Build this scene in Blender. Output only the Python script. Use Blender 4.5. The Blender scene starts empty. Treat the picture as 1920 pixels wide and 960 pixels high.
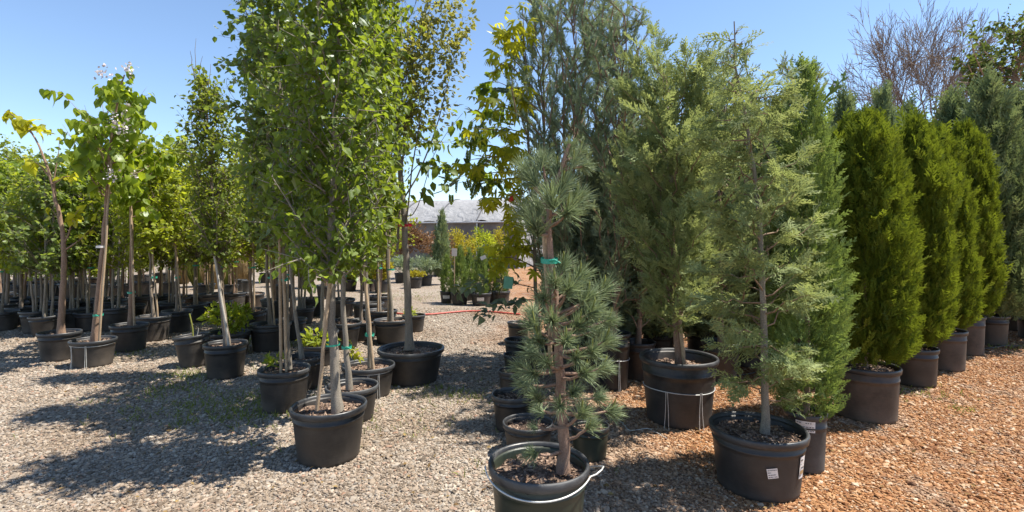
import bpy, math, random
import numpy as np

# ------------------------------------------------------------------ camera, sky, sun, exposure
sc = bpy.context.scene
F, CH, HZ = 950.0, 1.5, 450.0            # focal length in photo pixels, camera height, horizon row
cam_d = bpy.data.cameras.new('camera'); cam = bpy.data.objects.new('camera', cam_d)
sc.collection.objects.link(cam); sc.camera = cam
cam.location = (0, 0, CH); cam.rotation_euler = (math.radians(90), 0, 0)
cam_d.sensor_width = 36.0; cam_d.lens = 36.0 * F / 1920.0
cam_d.shift_y = -(480.0 - HZ) / 1920.0
cam_d.clip_end = 3000; cam_d.clip_start = 0.05

SUN_AZ, SUN_EL = 86.0, 64.0              # degrees right of the view axis, above the horizon
w = bpy.data.worlds.new('World'); sc.world = w; w.use_nodes = True
nt = w.node_tree; nt.nodes.clear()
sky = nt.nodes.new('ShaderNodeTexSky'); sky.sky_type = 'NISHITA'; sky.sun_disc = False
sky.sun_elevation = math.radians(SUN_EL); sky.sun_rotation = math.radians(SUN_AZ)
sky.altitude = 1500; sky.air_density = 1.15; sky.dust_density = 0.1; sky.ozone_density = 2.4
bg = nt.nodes.new('ShaderNodeBackground'); bg.inputs['Strength'].default_value = 0.106
out = nt.nodes.new('ShaderNodeOutputWorld')
nt.links.new(sky.outputs[0], bg.inputs[0]); nt.links.new(bg.outputs[0], out.inputs[0])

sun_d = bpy.data.lights.new('sun', 'SUN'); sun_d.energy = 5.0; sun_d.angle = math.radians(0.53); sun_d.color = (1.0, 0.94, 0.84)
sun = bpy.data.objects.new('sun', sun_d); sc.collection.objects.link(sun)
# lamp shines along its local -Z: tilt so that it comes from azimuth SUN_AZ (clockwise from +Y)
from mathutils import Vector, Matrix
sd = Vector((math.sin(math.radians(SUN_AZ)) * math.cos(math.radians(SUN_EL)),
             math.cos(math.radians(SUN_AZ)) * math.cos(math.radians(SUN_EL)), math.sin(math.radians(SUN_EL))))
sun.rotation_euler = sd.to_track_quat('Z', 'Y').to_euler()
sc.view_settings.view_transform = 'Standard'; sc.view_settings.look = 'None'
sc.view_settings.exposure = 1.1; sc.view_settings.gamma = 1.0; sc.view_settings.use_curve_mapping = False
sc.cycles.max_bounces = 10; sc.cycles.transmission_bounces = 8; sc.cycles.diffuse_bounces = 7
sc.cycles.use_denoising = True

rng = np.random.default_rng(7); random.seed(7)
PI = math.pi

# ------------------------------------------------------------------ pixel helpers (photo pixels -> real places)
def at(px, py, d): return np.array([(px - 960) / F * d, d, CH - (py - HZ) / F * d])
def ground_depth(py): return F * CH / (py - HZ)

# ------------------------------------------------------------------ mesh helpers
class MB:
    def __init__(self): self.v = []; self.f = {3: [], 4: []}; self.t = []; self.n = 0; self.m = {3: [], 4: []}
    def add(self, V, Fc, tint=0.5, mat=0):
        V = np.asarray(V, float).reshape(-1, 3); Fc = np.asarray(Fc, int)
        self.v.append(V); self.f[Fc.shape[1]].append(Fc + self.n); self.m[Fc.shape[1]].append(np.full(len(Fc), mat))
        self.t.append(np.broadcast_to(np.asarray(tint, float), (len(V),))); self.n += len(V)
        return self
    def mesh(self, name, mats, smooth=False):
        me = bpy.data.meshes.new(name)
        V = np.concatenate(self.v)
        tr = np.concatenate(self.f[3]) if self.f[3] else np.zeros((0, 3), int)
        qd = np.concatenate(self.f[4]) if self.f[4] else np.zeros((0, 4), int)
        me.vertices.add(len(V)); me.vertices.foreach_set('co', V.astype(np.float32).ravel())
        nl = len(tr) * 3 + len(qd) * 4
        me.loops.add(nl); me.loops.foreach_set('vertex_index', np.concatenate([tr.ravel(), qd.ravel()]).astype(np.int32))
        np_ = len(tr) + len(qd); me.polygons.add(np_)
        me.polygons.foreach_set('loop_start', np.concatenate([np.arange(len(tr)) * 3, len(tr) * 3 + np.arange(len(qd)) * 4]).astype(np.int32))
        if not isinstance(mats, (list, tuple)): mats = [mats]
        for m in mats: me.materials.append(m)
        mi = np.concatenate((self.m[3] or [np.zeros(0)]) + (self.m[4] or [np.zeros(0)]))
        me.polygons.foreach_set('material_index', mi.astype(np.int32))
        me.polygons.foreach_set('use_smooth', np.full(np_, smooth))
        a = me.attributes.new('tint', 'FLOAT', 'POINT'); a.data.foreach_set('value', np.concatenate(self.t).astype(np.float32))
        me.update(calc_edges=True); me.validate()
        return me

COL = sc.collection
def link(name, data, parent=None, loc=(0, 0, 0), rot=(0, 0, 0), scale=(1, 1, 1), kind=None):
    o = bpy.data.objects.new(name, data); COL.objects.link(o)
    o.location = loc; o.rotation_euler = rot; o.scale = scale
    if parent is not None: o.parent = parent
    if kind: o['kind'] = kind
    return o
def thing(name, label, cat, loc, group=None, rz=0.0, scale=1.0):
    o = link(name, None, None, loc, (0, 0, rz), (scale,) * 3); o.empty_display_size = 0.1
    o['label'] = label; o['category'] = cat
    if group: o['group'] = group
    return o
def tag(o, label, cat, group=None):
    o['label'] = label; o['category'] = cat
    if group: o['group'] = group
    return o

def unit(v): return v / (np.linalg.norm(v, axis=-1, keepdims=True) + 1e-9)
def frames(path):
    path = np.asarray(path, float); t = np.gradient(path, axis=0); t = unit(t)
    ref = np.array([0.0, 0, 1]) if abs(t[0][2]) < 0.8 else np.array([1.0, 0, 0])
    x = unit(np.cross(t, ref)); y = np.cross(t, x)
    return x, y
def tube(mb, path, rad, sides=8, tint=0.5, cap=True, rough=0.0, mat=0):
    path = np.asarray(path, float); n = len(path); rad = np.broadcast_to(np.asarray(rad, float), (n,))
    x, y = frames(path); a = np.arange(sides) * 2 * PI / sides
    ring = (np.cos(a)[None, :, None] * x[:, None, :] + np.sin(a)[None, :, None] * y[:, None, :])
    rr = rad[:, None, None]
    if rough: rr = rr * (1 + rough * rng.normal(size=(n, sides, 1)))
    V = (path[:, None, :] + ring * rr).reshape(-1, 3)
    i, j = np.meshgrid(np.arange(n - 1), np.arange(sides), indexing='ij'); i = i.ravel(); j = j.ravel(); k = (j + 1) % sides
    Q = np.stack([i * sides + j, i * sides + k, (i + 1) * sides + k, (i + 1) * sides + j], 1)
    mb.add(V, Q, tint, mat)
    if cap:
        for e in (0, n - 1):
            c = path[e]; base = V[e * sides:(e + 1) * sides]
            W = np.vstack([base, c]); T = np.stack([np.arange(sides), (np.arange(sides) + 1) % sides, np.full(sides, sides)], 1)
            mb.add(W, T if e else T[:, ::-1], tint, mat)
    return mb
def lathe(mb, prof, seg=32, wob=0.0, tint=0.5):
    prof = np.asarray(prof, float); n = len(prof); a = np.arange(seg) * 2 * PI / seg
    ov = 1 + wob * np.cos(2 * a + rng.uniform(0, 6))
    V = np.stack([prof[:, 0][:, None] * np.cos(a) * ov, prof[:, 0][:, None] * np.sin(a) / ov, np.repeat(prof[:, 1][:, None], seg, 1)], -1).reshape(-1, 3)
    i, j = np.meshgrid(np.arange(n - 1), np.arange(seg), indexing='ij'); i = i.ravel(); j = j.ravel(); k = (j + 1) % seg
    mb.add(V, np.stack([i * seg + j, i * seg + k, (i + 1) * seg + k, (i + 1) * seg + j], 1), tint)
    return mb
def box(mb, c, s, rot=None, tint=0.5):
    c = np.asarray(c, float); s = np.asarray(s, float) / 2
    V = np.array([[x, y, z] for x in (-1, 1) for y in (-1, 1) for z in (-1, 1)], float) * s
    if rot is not None: V = V @ np.asarray(rot).T
    Q = [[0, 1, 3, 2], [4, 6, 7, 5], [0, 4, 5, 1], [2, 3, 7, 6], [0, 2, 6, 4], [1, 5, 7, 3]]
    mb.add(V + c, Q, tint); return mb
def scatter(mb, tpl, pos, dr, nm, size, tint):
    V, Fc = tpl; n = len(pos)
    if n == 0: return
    y = unit(dr); z = unit(nm - (nm * y).sum(1, keepdims=True) * y); x = np.cross(y, z)
    size = np.broadcast_to(np.asarray(size, float), (n,))
    W = pos[:, None, :] + size[:, None, None] * (V[None, :, 0:1] * x[:, None] + V[None, :, 1:2] * y[:, None] + V[None, :, 2:3] * z[:, None])
    k = len(V)
    FF = (Fc[None] + (np.arange(n) * k)[:, None, None]).reshape(-1, Fc.shape[1])
    mb.add(W.reshape(-1, 3), FF, np.repeat(np.broadcast_to(tint, (n,)), k))

# ------------------------------------------------------------------ leaf and spray templates (base at origin, length along +Y)
def T(v, f): return np.array(v, float), np.array(f, int)
L_SMALL = T([[0, 0, 0], [-.32, .45, .09], [0, 1, -.05], [.32, .45, .09]], [[0, 2, 1], [0, 3, 2]])
def ovate(wd=.33, fold=.09, droop=.12, w2=.76):
    v = [[0, 0, 0], [0, .34, 0.02], [0, .7, -.02], [0, 1.05, -droop], [-wd, .3, fold], [-wd * w2, .68, fold * .7], [wd, .3, fold], [wd * w2, .68, fold * .7]]
    f = [[0, 1, 4], [1, 5, 4], [1, 2, 5], [2, 3, 5], [0, 6, 1], [1, 6, 7], [1, 7, 2], [2, 7, 3]]
    return T(v, f)
L_OVATE = ovate(); L_ROUND = ovate(.44, .06, .1, .72); L_LONG = ovate(.2, .06, .1, .8)
def heart():
    half = [[.0, .06, 0], [.2, -.06, .03], [.42, .06, .05], [.47, .3, .05], [.36, .58, .02], [.16, .84, -.07], [0, 1.08, -.2]]
    mid = [[0, .06, 0], [0, .3, -.02], [0, .58, -.04], [0, .84, -.1]]
    v = mid + half[1:] + [[-a, b, c] for a, b, c in half[1:6]]
    R = [4, 5, 6, 7, 8]; tip = 9; Lf = [10, 11, 12, 13, 14]
    f = []
    for s, S in ((1, R), (-1, Lf)):
        tri = [(0, S[0], S[1]), (0, S[1], 1), (1, S[1], S[2]), (1, S[2], S[3]), (1, S[3], 2), (2, S[3], S[4]), (2, S[4], 3), (3, S[4], tip)]
        f += [list(t if s > 0 else t[::-1]) for t in tri]
    return T(v, f)
L_HEART = heart()
def palmate(n=5):
    V, Fa = [], []
    for i in range(n):
        a = (i - (n - 1) / 2) * math.radians(38); ln = 1.0 - .11 * abs(i - (n - 1) / 2)
        v, f = ovate(.125, .04, .25, 1.35); v = v.copy(); v[:, :2] *= ln
        c, s = math.cos(a), math.sin(a); r = v.copy(); r[:, 0] = v[:, 0] * c + v[:, 1] * s; r[:, 1] = -v[:, 0] * s + v[:, 1] * c
        r[:, 2] -= .06 * abs(i - (n - 1) / 2) * (v[:, 1])
        Fa += (f + len(V) * 1).tolist() if False else [[q + 8 * i for q in t] for t in f.tolist()]; V += r.tolist()
    return T(V, Fa)
L_PALM = palmate(5); L_PALM3 = palmate(3)
def pinnate(n=4):
    V, Fa = [], []
    v, f = L_SMALL
    for i in range(n):
        for s in (-1, 1):
            y0 = .2 + .7 * i / n; a = s * 1.05; w_ = v * np.array([.75, .36, .5]); c, q = math.cos(a), math.sin(a)
            r = w_.copy(); r[:, 0] = w_[:, 0] * c + w_[:, 1] * q; r[:, 1] = -w_[:, 0] * q + w_[:, 1] * c + y0
            Fa += (f + len(V)).tolist(); V += r.tolist()
    r = v * np.array([.7, .34, .5]); r[:, 1] += .9; Fa += (f + len(V)).tolist(); V += r.tolist()
    return T(V, Fa)
L_PINN = pinnate()
def spray(n=9, ang=45, wd=.03, ln=.42, sub=0, seed=1, taper=1.0, bend=.15):
    r = np.random.default_rng(seed); V, Q = [], []
    def blade(p, d, L, wv):
        d = unit(np.array(d)); s = unit(np.cross(d, [0, 0, 1.0])) * wv; b = len(V)
        V.extend([p, p + d * L * .45 + s, p + d * L, p + d * L * .45 - s]); Q.append([b, b + 1, b + 2, b + 3])
    blade(np.zeros(3), [0, 1, 0], 1.0, wd * .8)
    for i in range(n):
        t = .1 + .85 * i / n; sgn = 1 if i % 2 else -1; a = math.radians(ang + r.uniform(-9, 9)) * sgn
        L = ln * (1 - t * .75 * taper) * r.uniform(.8, 1.2); p = np.array([0, t, 0])
        d = np.array([math.sin(a), math.cos(a), r.uniform(-.3, .3)]); blade(p, d, L, wd)
        for k in range(sub):
            u = .3 + .6 * k / max(sub, 1); a2 = a + math.radians(38) * (1 if k % 2 else -1)
            blade(p + unit(d) * L * u, [math.sin(a2), math.cos(a2), r.uniform(-.3, .3)], L * .5 * (1.1 - u * .5), wd * .85)
    V = np.array(V); V[:, 2] -= bend * V[:, 1] ** 2
    return V, np.array(Q)
S_CYP = [spray(9, 42, .032, .5, 2, s, 1.0, .22) for s in (1, 2, 3)]
S_JUN = [spray(9, 28, .036, .40, 1, s, .8, .05) for s in (4, 5, 6)]
S_THU = [spray(9, 36, .038, .55, 1, s, .75, .12) for s in (7, 8, 9)]
S_FAR = [spray(7, 30, .05, .42, 0, s, .8, .05) for s in (10, 11)]

# ------------------------------------------------------------------ materials
def mat(name):
    m = bpy.data.materials.new(name); m.use_nodes = True; m.node_tree.nodes.clear(); return m, m.node_tree
def N(nt, kind, **kw):
    n = nt.nodes.new(kind)
    for k, v in kw.items():
        if k in n.inputs: n.inputs[k].default_value = v
        else: setattr(n, k, v)
    return n
def ramp(nt, stops):
    n = nt.nodes.new('ShaderNodeValToRGB'); e = n.color_ramp.elements
    while len(e) < len(stops): e.new(0.5)
    for q, (p, c) in zip(e, stops): q.position = p; q.color = (*c, 1)
    return n
def leafmat(name, c0, c1, trans, tf=.45, gloss=.10, rough=.5):
    m, t = mat(name); L = t.links.new
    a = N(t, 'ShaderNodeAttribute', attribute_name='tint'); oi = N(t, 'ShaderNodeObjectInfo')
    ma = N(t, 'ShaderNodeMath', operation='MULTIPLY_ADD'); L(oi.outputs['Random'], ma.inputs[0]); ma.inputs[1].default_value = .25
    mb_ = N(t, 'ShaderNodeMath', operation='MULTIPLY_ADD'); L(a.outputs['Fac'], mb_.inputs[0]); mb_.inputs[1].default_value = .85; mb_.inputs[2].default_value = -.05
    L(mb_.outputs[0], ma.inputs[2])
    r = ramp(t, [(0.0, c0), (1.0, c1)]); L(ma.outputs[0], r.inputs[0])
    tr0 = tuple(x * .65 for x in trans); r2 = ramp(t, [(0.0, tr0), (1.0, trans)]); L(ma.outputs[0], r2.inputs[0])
    d = N(t, 'ShaderNodeBsdfDiffuse'); L(r.outputs[0], d.inputs[0])
    tl = N(t, 'ShaderNodeBsdfTranslucent'); L(r2.outputs[0], tl.inputs[0])
    g = N(t, 'ShaderNodeBsdfGlossy', Roughness=rough); g.inputs[0].default_value = (.9, .95, 1, 1)
    m1 = N(t, 'ShaderNodeMixShader'); m1.inputs[0].default_value = tf; L(d.outputs[0], m1.inputs[1]); L(tl.outputs[0], m1.inputs[2])
    fr = N(t, 'ShaderNodeFresnel', IOR=1.4); fm = N(t, 'ShaderNodeMath', operation='MULTIPLY'); L(fr.outputs[0], fm.inputs[0]); fm.inputs[1].default_value = gloss * 5
    fn = N(t, 'ShaderNodeMath', operation='MINIMUM'); L(fm.outputs[0], fn.inputs[0]); fn.inputs[1].default_value = gloss * .9; fm = fn
    m2 = N(t, 'ShaderNodeMixShader'); L(fm.outputs[0], m2.inputs[0]); L(m1.outputs[0], m2.inputs[1]); L(g.outputs[0], m2.inputs[2])
    o = N(t, 'ShaderNodeOutputMaterial'); L(m2.outputs[0], o.inputs[0]); return m
M = {}
M['pear'] = leafmat('pear_leaf', (0.042, 0.074, 0.012), (0.15, 0.2, 0.026), (0.42, 0.54, 0.034), .42, .075)
M['aspen'] = leafmat('aspen_leaf', (0.065, 0.105, 0.028), (0.175, 0.225, 0.05), (0.42, 0.53, 0.06), .46, .09)
M['linden'] = leafmat('linden_leaf', (0.095, 0.14, 0.016), (0.285, 0.325, 0.026), (0.62, 0.68, 0.04), .5, .06)
M['catalpa'] = leafmat('catalpa_leaf', (0.07, 0.118, 0.014), (0.205, 0.265, 0.022), (0.5, 0.62, 0.03), .48, .06)
M['oak'] = leafmat('oak_leaf', (0.08, 0.12, 0.02), (0.22, 0.265, 0.034), (0.48, 0.56, 0.035), .4, .07)
M['locust'] = leafmat('locust_leaf', (0.149, 0.172, 0.034), (0.322, 0.310, 0.069), (0.528, 0.506, 0.088), .5, .06)
M['chestnut'] = leafmat('chestnut_leaf', (0.14, 0.17, 0.016), (0.44, 0.42, 0.022), (0.72, 0.7, 0.03), .52, .05)
M['silverleaf'] = leafmat('silver_leaf', (.10, .13, .07), (.22, .25, .15), (.2, .27, .08), .3, .08)
M['pine'] = leafmat('pine_needle', (0.115, 0.16, 0.082), (0.32, 0.375, 0.215), (0.24, 0.3, 0.12), .3, .03)
M['candle'] = leafmat('pine_candle', (.20, .22, .05), (.32, .32, .09), (.2, .2, .05), .2, .04)
M['cypress'] = leafmat('cypress_spray', (0.13, 0.172, 0.07), (0.35, 0.4, 0.185), (0.44, 0.5, 0.15), .35, .02)
M['juniper'] = leafmat('juniper_spray', (0.11, 0.155, 0.08), (0.29, 0.345, 0.175), (0.33, 0.4, 0.13), .3, .02)
M['skyrocket'] = leafmat('blue_juniper_spray', (0.125, 0.17, 0.112), (0.34, 0.4, 0.25), (0.34, 0.41, 0.17), .3, .02)
M['greenjun'] = leafmat('green_juniper_spray', (0.073, 0.128, 0.043), (0.232, 0.305, 0.098), (0.305, 0.403, 0.073), .35, .02)
M['thuja'] = leafmat('thuja_spray', (0.026, 0.056, 0.009), (0.2, 0.248, 0.03), (0.26, 0.32, 0.022), .36, .02)
M['greyjun'] = leafmat('grey_juniper_spray', (0.085, 0.122, 0.061), (0.220, 0.262, 0.122), (0.244, 0.305, 0.098), .3, .02)
M['redshrub'] = leafmat('red_shrub_leaf', (.13, .07, .035), (.27, .15, .07), (.28, .15, .06), .4, .06)
M['yelshrub'] = leafmat('yellow_shrub_leaf', (.20, .19, .02), (.48, .40, .03), (.5, .42, .03), .4, .05)
M['grass'] = leafmat('grass_blade', (.10, .14, .03), (.25, .27, .06), (.3, .34, .06), .4, .05)
M['straw'] = leafmat('straw_blade', (.25, .17, .08), (.42, .31, .16), (.3, .22, .1), .3, .04)
M['fargreen'] = leafmat('far_foliage', (0.08, 0.12, 0.02), (0.225, 0.265, 0.042), (0.44, 0.5, 0.045), .38, .05)
M['litter'] = leafmat('dry_litter', (.10, .055, .025), (.34, .24, .10), (.2, .12, .05), .2, .02)
M['cornertree'] = leafmat('corner_tree_leaf', (.045, .075, .022), (.13, .17, .045), (.20, .26, .04), .35, .05)
M['flower'] = leafmat('flower_petal', (.55, .48, .48), (.8, .74, .74), (.5, .45, .45), .3, .03)

def barkmat(name, c0, c1, sc_=30, bump=.5):
    m, t = mat(name); L = t.links.new
    tc = N(t, 'ShaderNodeTexCoord'); mp = N(t, 'ShaderNodeMapping'); mp.inputs['Scale'].default_value = (1, 1, .25); L(tc.outputs['Object'], mp.inputs[0])
    n = N(t, 'ShaderNodeTexNoise', Scale=sc_, Detail=6.0, Roughness=.65); L(mp.outputs[0], n.inputs[0])
    n2 = N(t, 'ShaderNodeTexNoise', Scale=sc_ * 5, Detail=3.0); L(tc.outputs['Object'], n2.inputs[0])
    mx = N(t, 'ShaderNodeMath', operation='ADD'); L(n.outputs[0], mx.inputs[0]); L(n2.outputs[0], mx.inputs[1])
    mh = N(t, 'ShaderNodeMath', operation='MULTIPLY'); L(mx.outputs[0], mh.inputs[0]); mh.inputs[1].default_value = .5
    r = ramp(t, [(.33, c0), (.66, c1)]); L(mh.outputs[0], r.inputs[0])
    b = N(t, 'ShaderNodeBump', Strength=bump, Distance=.004); L(mh.outputs[0], b.inputs['Height'])
    p = N(t, 'ShaderNodeBsdfPrincipled', Roughness=.85); L(r.outputs[0], p.inputs['Base Color']); L(b.outputs[0], p.inputs['Normal'])
    o = N(t, 'ShaderNodeOutputMaterial'); L(p.outputs[0], o.inputs[0]); return m
M['bark'] = barkmat('bark_grey_brown', (.09, .07, .05), (.27, .215, .165))
M['bark_grey'] = barkmat('bark_grey', (.10, .085, .066), (.29, .25, .20))
M['bark_brown'] = barkmat('bark_brown', (.12, .07, .045), (.33, .22, .15))
M['bark_red'] = barkmat('bark_pine', (.11, .06, .04), (.32, .21, .15), 40, .9)
M['bark_far'] = barkmat('bark_far', (.09, .065, .05), (.22, .17, .14), 3, .2)
M['wood'] = barkmat('stake_wood', (.24, .165, .10), (.44, .33, .22), 22, .2)
M['wood_grey'] = barkmat('stake_weathered', (.28, .25, .21), (.50, .46, .40), 22, .2)

def plastic(name, base, dust, rough=.42, amt=.5):
    m, t = mat(name); L = t.links.new
    tc = N(t, 'ShaderNodeTexCoord'); oi = N(t, 'ShaderNodeObjectInfo')
    ad = N(t, 'ShaderNodeVectorMath', operation='ADD'); L(tc.outputs['Object'], ad.inputs[0]); L(oi.outputs['Location'], ad.inputs[1])
    n = N(t, 'ShaderNodeTexNoise', Scale=4.0, Detail=7.0, Roughness=.7); L(ad.outputs[0], n.inputs[0])
    mp = N(t, 'ShaderNodeMapping'); mp.inputs['Scale'].default_value = (18, 18, 110); mp.inputs['Rotation'].default_value = (.5, .3, 0); L(ad.outputs[0], mp.inputs[0])
    n2 = N(t, 'ShaderNodeTexNoise', Scale=1.0, Detail=4.0, Roughness=.6); L(mp.outputs[0], n2.inputs[0])
    r1 = ramp(t, [(.35, (0, 0, 0)), (.75, (1, 1, 1))]); L(n.outputs[0], r1.inputs[0])
    r2 = ramp(t, [(.55, (0, 0, 0)), (.72, (1, 1, 1))]); L(n2.outputs[0], r2.inputs[0])
    s = N(t, 'ShaderNodeSeparateXYZ'); L(tc.outputs['Object'], s.inputs[0])
    # splashed dirt: a real deposit along the foot of the pot
    mr = N(t, 'ShaderNodeMapRange'); mr.inputs[1].default_value = .0; mr.inputs[2].default_value = .16; mr.inputs[3].default_value = .55; mr.inputs[4].default_value = 0.0; L(s.outputs[2], mr.inputs[0])
    m1 = N(t, 'ShaderNodeMath', operation='MULTIPLY_ADD'); L(r2.outputs[0], m1.inputs[0]); m1.inputs[1].default_value = .35; L(r1.outputs[0], m1.inputs[2])
    m1b = N(t, 'ShaderNodeMath', operation='ADD'); L(m1.outputs[0], m1b.inputs[0]); L(mr.outputs[0], m1b.inputs[1])
    m2 = N(t, 'ShaderNodeMath', operation='MULTIPLY'); L(m1b.outputs[0], m2.inputs[0]); m2.use_clamp = True
    ra = N(t, 'ShaderNodeMapRange'); L(oi.outputs['Random'], ra.inputs[0]); ra.inputs[3].default_value = amt * .5; ra.inputs[4].default_value = amt * 1.75; L(ra.outputs[0], m2.inputs[1])
    mx = N(t, 'ShaderNodeMixRGB'); L(m2.outputs[0], mx.inputs[0]); mx.inputs[1].default_value = (*base, 1); mx.inputs[2].default_value = (*dust, 1)
    rr = N(t, 'ShaderNodeMapRange'); rr.inputs[3].default_value = rough; rr.inputs[4].default_value = .85; L(m2.outputs[0], rr.inputs[0])
    b = N(t, 'ShaderNodeBump', Strength=.15, Distance=.004); L(n2.outputs[0], b.inputs['Height'])
    p = N(t, 'ShaderNodeBsdfPrincipled'); L(mx.outputs[0], p.inputs['Base Color']); L(rr.outputs[0], p.inputs['Roughness']); L(b.outputs[0], p.inputs['Normal'])
    o = N(t, 'ShaderNodeOutputMaterial'); L(p.outputs[0], o.inputs[0]); return m
M['pot'] = plastic('black_plastic', (.009, .009, .010), (.098, .080, .064), .38, .46)
M['pot_brown'] = plastic('brown_black_plastic', (.018, .012, .010), (.125, .088, .062), .42, .5)
M['pot_grey'] = plastic('grey_black_plastic', (.013, .013, .014), (.115, .104, .094), .42, .52)
M['pot_green'] = plastic('olive_plastic', (.016, .023, .015), (.07, .068, .048), .40, .40)
M['rim'] = plastic('rim_plastic', (.014, .015, .018), (.10, .10, .10), .34, .5)

def simple(name, col, rough=.6, metal=0.0, noise=0.0, nscale=20):
    m, t = mat(name); L = t.links.new
    p = N(t, 'ShaderNodeBsdfPrincipled', Roughness=rough, Metallic=metal)
    tc = N(t, 'ShaderNodeTexCoord'); n = N(t, 'ShaderNodeTexNoise', Scale=nscale, Detail=5.0); L(tc.outputs['Object'], n.inputs[0])
    lo = tuple(c * (1 - noise) for c in col); hi = tuple(min(1, c * (1 + noise)) for c in col)
    r = ramp(t, [(.3, lo), (.7, hi)]); L(n.outputs[0], r.inputs[0]); L(r.outputs[0], p.inputs['Base Color'])
    o = N(t, 'ShaderNodeOutputMaterial'); L(p.outputs[0], o.inputs[0]); return m
M['wire'] = simple('galvanised_wire', (.52, .52, .50), .45, .35, .2)
M['tie'] = simple('green_tie', (.02, .30, .20), .5, 0, .15)
M['red'] = simple('red_ribbon', (.55, .02, .03), .5, 0, .15)
M['paper'] = simple('label_paper', (.72, .68, .64), .7, 0, .08, 60)
M['ink'] = simple('label_ink', (.05, .05, .06), .7)
M['inkbrown'] = simple('label_print', (.40, .26, .12), .7)
M['greentag'] = simple('green_tag', (.10, .30, .20), .5, 0, .1)
M['hose'] = simple('red_hose', (.42, .07, .05), .5, 0, .2)
M['steel'] = simple('galvanised_steel', (.42, .42, .43), .5, .5, .1)

def soilmat():
    m, t = mat('bark_mulch'); L = t.links.new
    tc = N(t, 'ShaderNodeTexCoord'); v = N(t, 'ShaderNodeTexVoronoi', Scale=75.0); L(tc.outputs['Object'], v.inputs[0])
    n = N(t, 'ShaderNodeTexNoise', Scale=12.0, Detail=4.0); L(tc.outputs['Object'], n.inputs[0])
    s = N(t, 'ShaderNodeSeparateXYZ'); L(v.outputs['Color'], s.inputs[0])
    r = ramp(t, [(.0, (.05, .03, .022)), (.6, (.17, .105, .07)), (1, (.36, .26, .19))]); L(s.outputs[0], r.inputs[0])
    mx = N(t, 'ShaderNodeMixRGB', blend_type='MULTIPLY'); mx.inputs[0].default_value = .6; L(r.outputs[0], mx.inputs[1]); L(n.outputs[0], mx.inputs[2])
    b = N(t, 'ShaderNodeBump', Strength=.9, Distance=.012); L(v.outputs['Distance'], b.inputs['Height'])
    p = N(t, 'ShaderNodeBsdfPrincipled', Roughness=.9); L(r.outputs[0], p.inputs['Base Color']); L(b.outputs[0], p.inputs['Normal'])
    o = N(t, 'ShaderNodeOutputMaterial'); L(p.outputs[0], o.inputs[0]); return m
M['soil'] = soilmat()

# --- gravel: grey-tan river pebble on the left, rust-orange crushed rock on the right (a real change of material)
def zone_nodes(t):
    L = t.links.new; g = N(t, 'ShaderNodeNewGeometry'); s = N(t, 'ShaderNodeSeparateXYZ'); L(g.outputs['Position'], s.inputs[0])
    n = N(t, 'ShaderNodeTexNoise', Scale=.9, Detail=5.0, Roughness=.6); L(g.outputs['Position'], n.inputs[0])
    a = N(t, 'ShaderNodeMath', operation='MULTIPLY_ADD'); L(n.outputs[0], a.inputs[0]); a.inputs[1].default_value = 2.2; L(s.outputs[0], a.inputs[2])
    b = N(t, 'ShaderNodeMath', operation='MULTIPLY_ADD'); L(s.outputs[1], b.inputs[0]); b.inputs[1].default_value = .12; L(a.outputs[0], b.inputs[2])
    r = N(t, 'ShaderNodeMapRange'); r.inputs[1].default_value = 1.55; r.inputs[2].default_value = 3.1; L(b.outputs[0], r.inputs[0])
    n2 = N(t, 'ShaderNodeTexNoise', Scale=.55, Detail=4.0, Roughness=.55); L(g.outputs['Position'], n2.inputs[0])
    return g, r.outputs[0], n2.outputs[0]
TAN = [(0, (.11, .086, .064)), (.25, (.225, .178, .134)), (.5, (.305, .247, .19)), (.75, (.255, .226, .192)), (.9, (.43, .37, .30)), (1, (.28, .165, .112))]
RUST = [(0, (.14, .055, .020)), (.3, (.245, .105, .038)), (.6, (.315, .155, .062)), (.85, (.36, .21, .105)), (1, (.46, .36, .26))]
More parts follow.
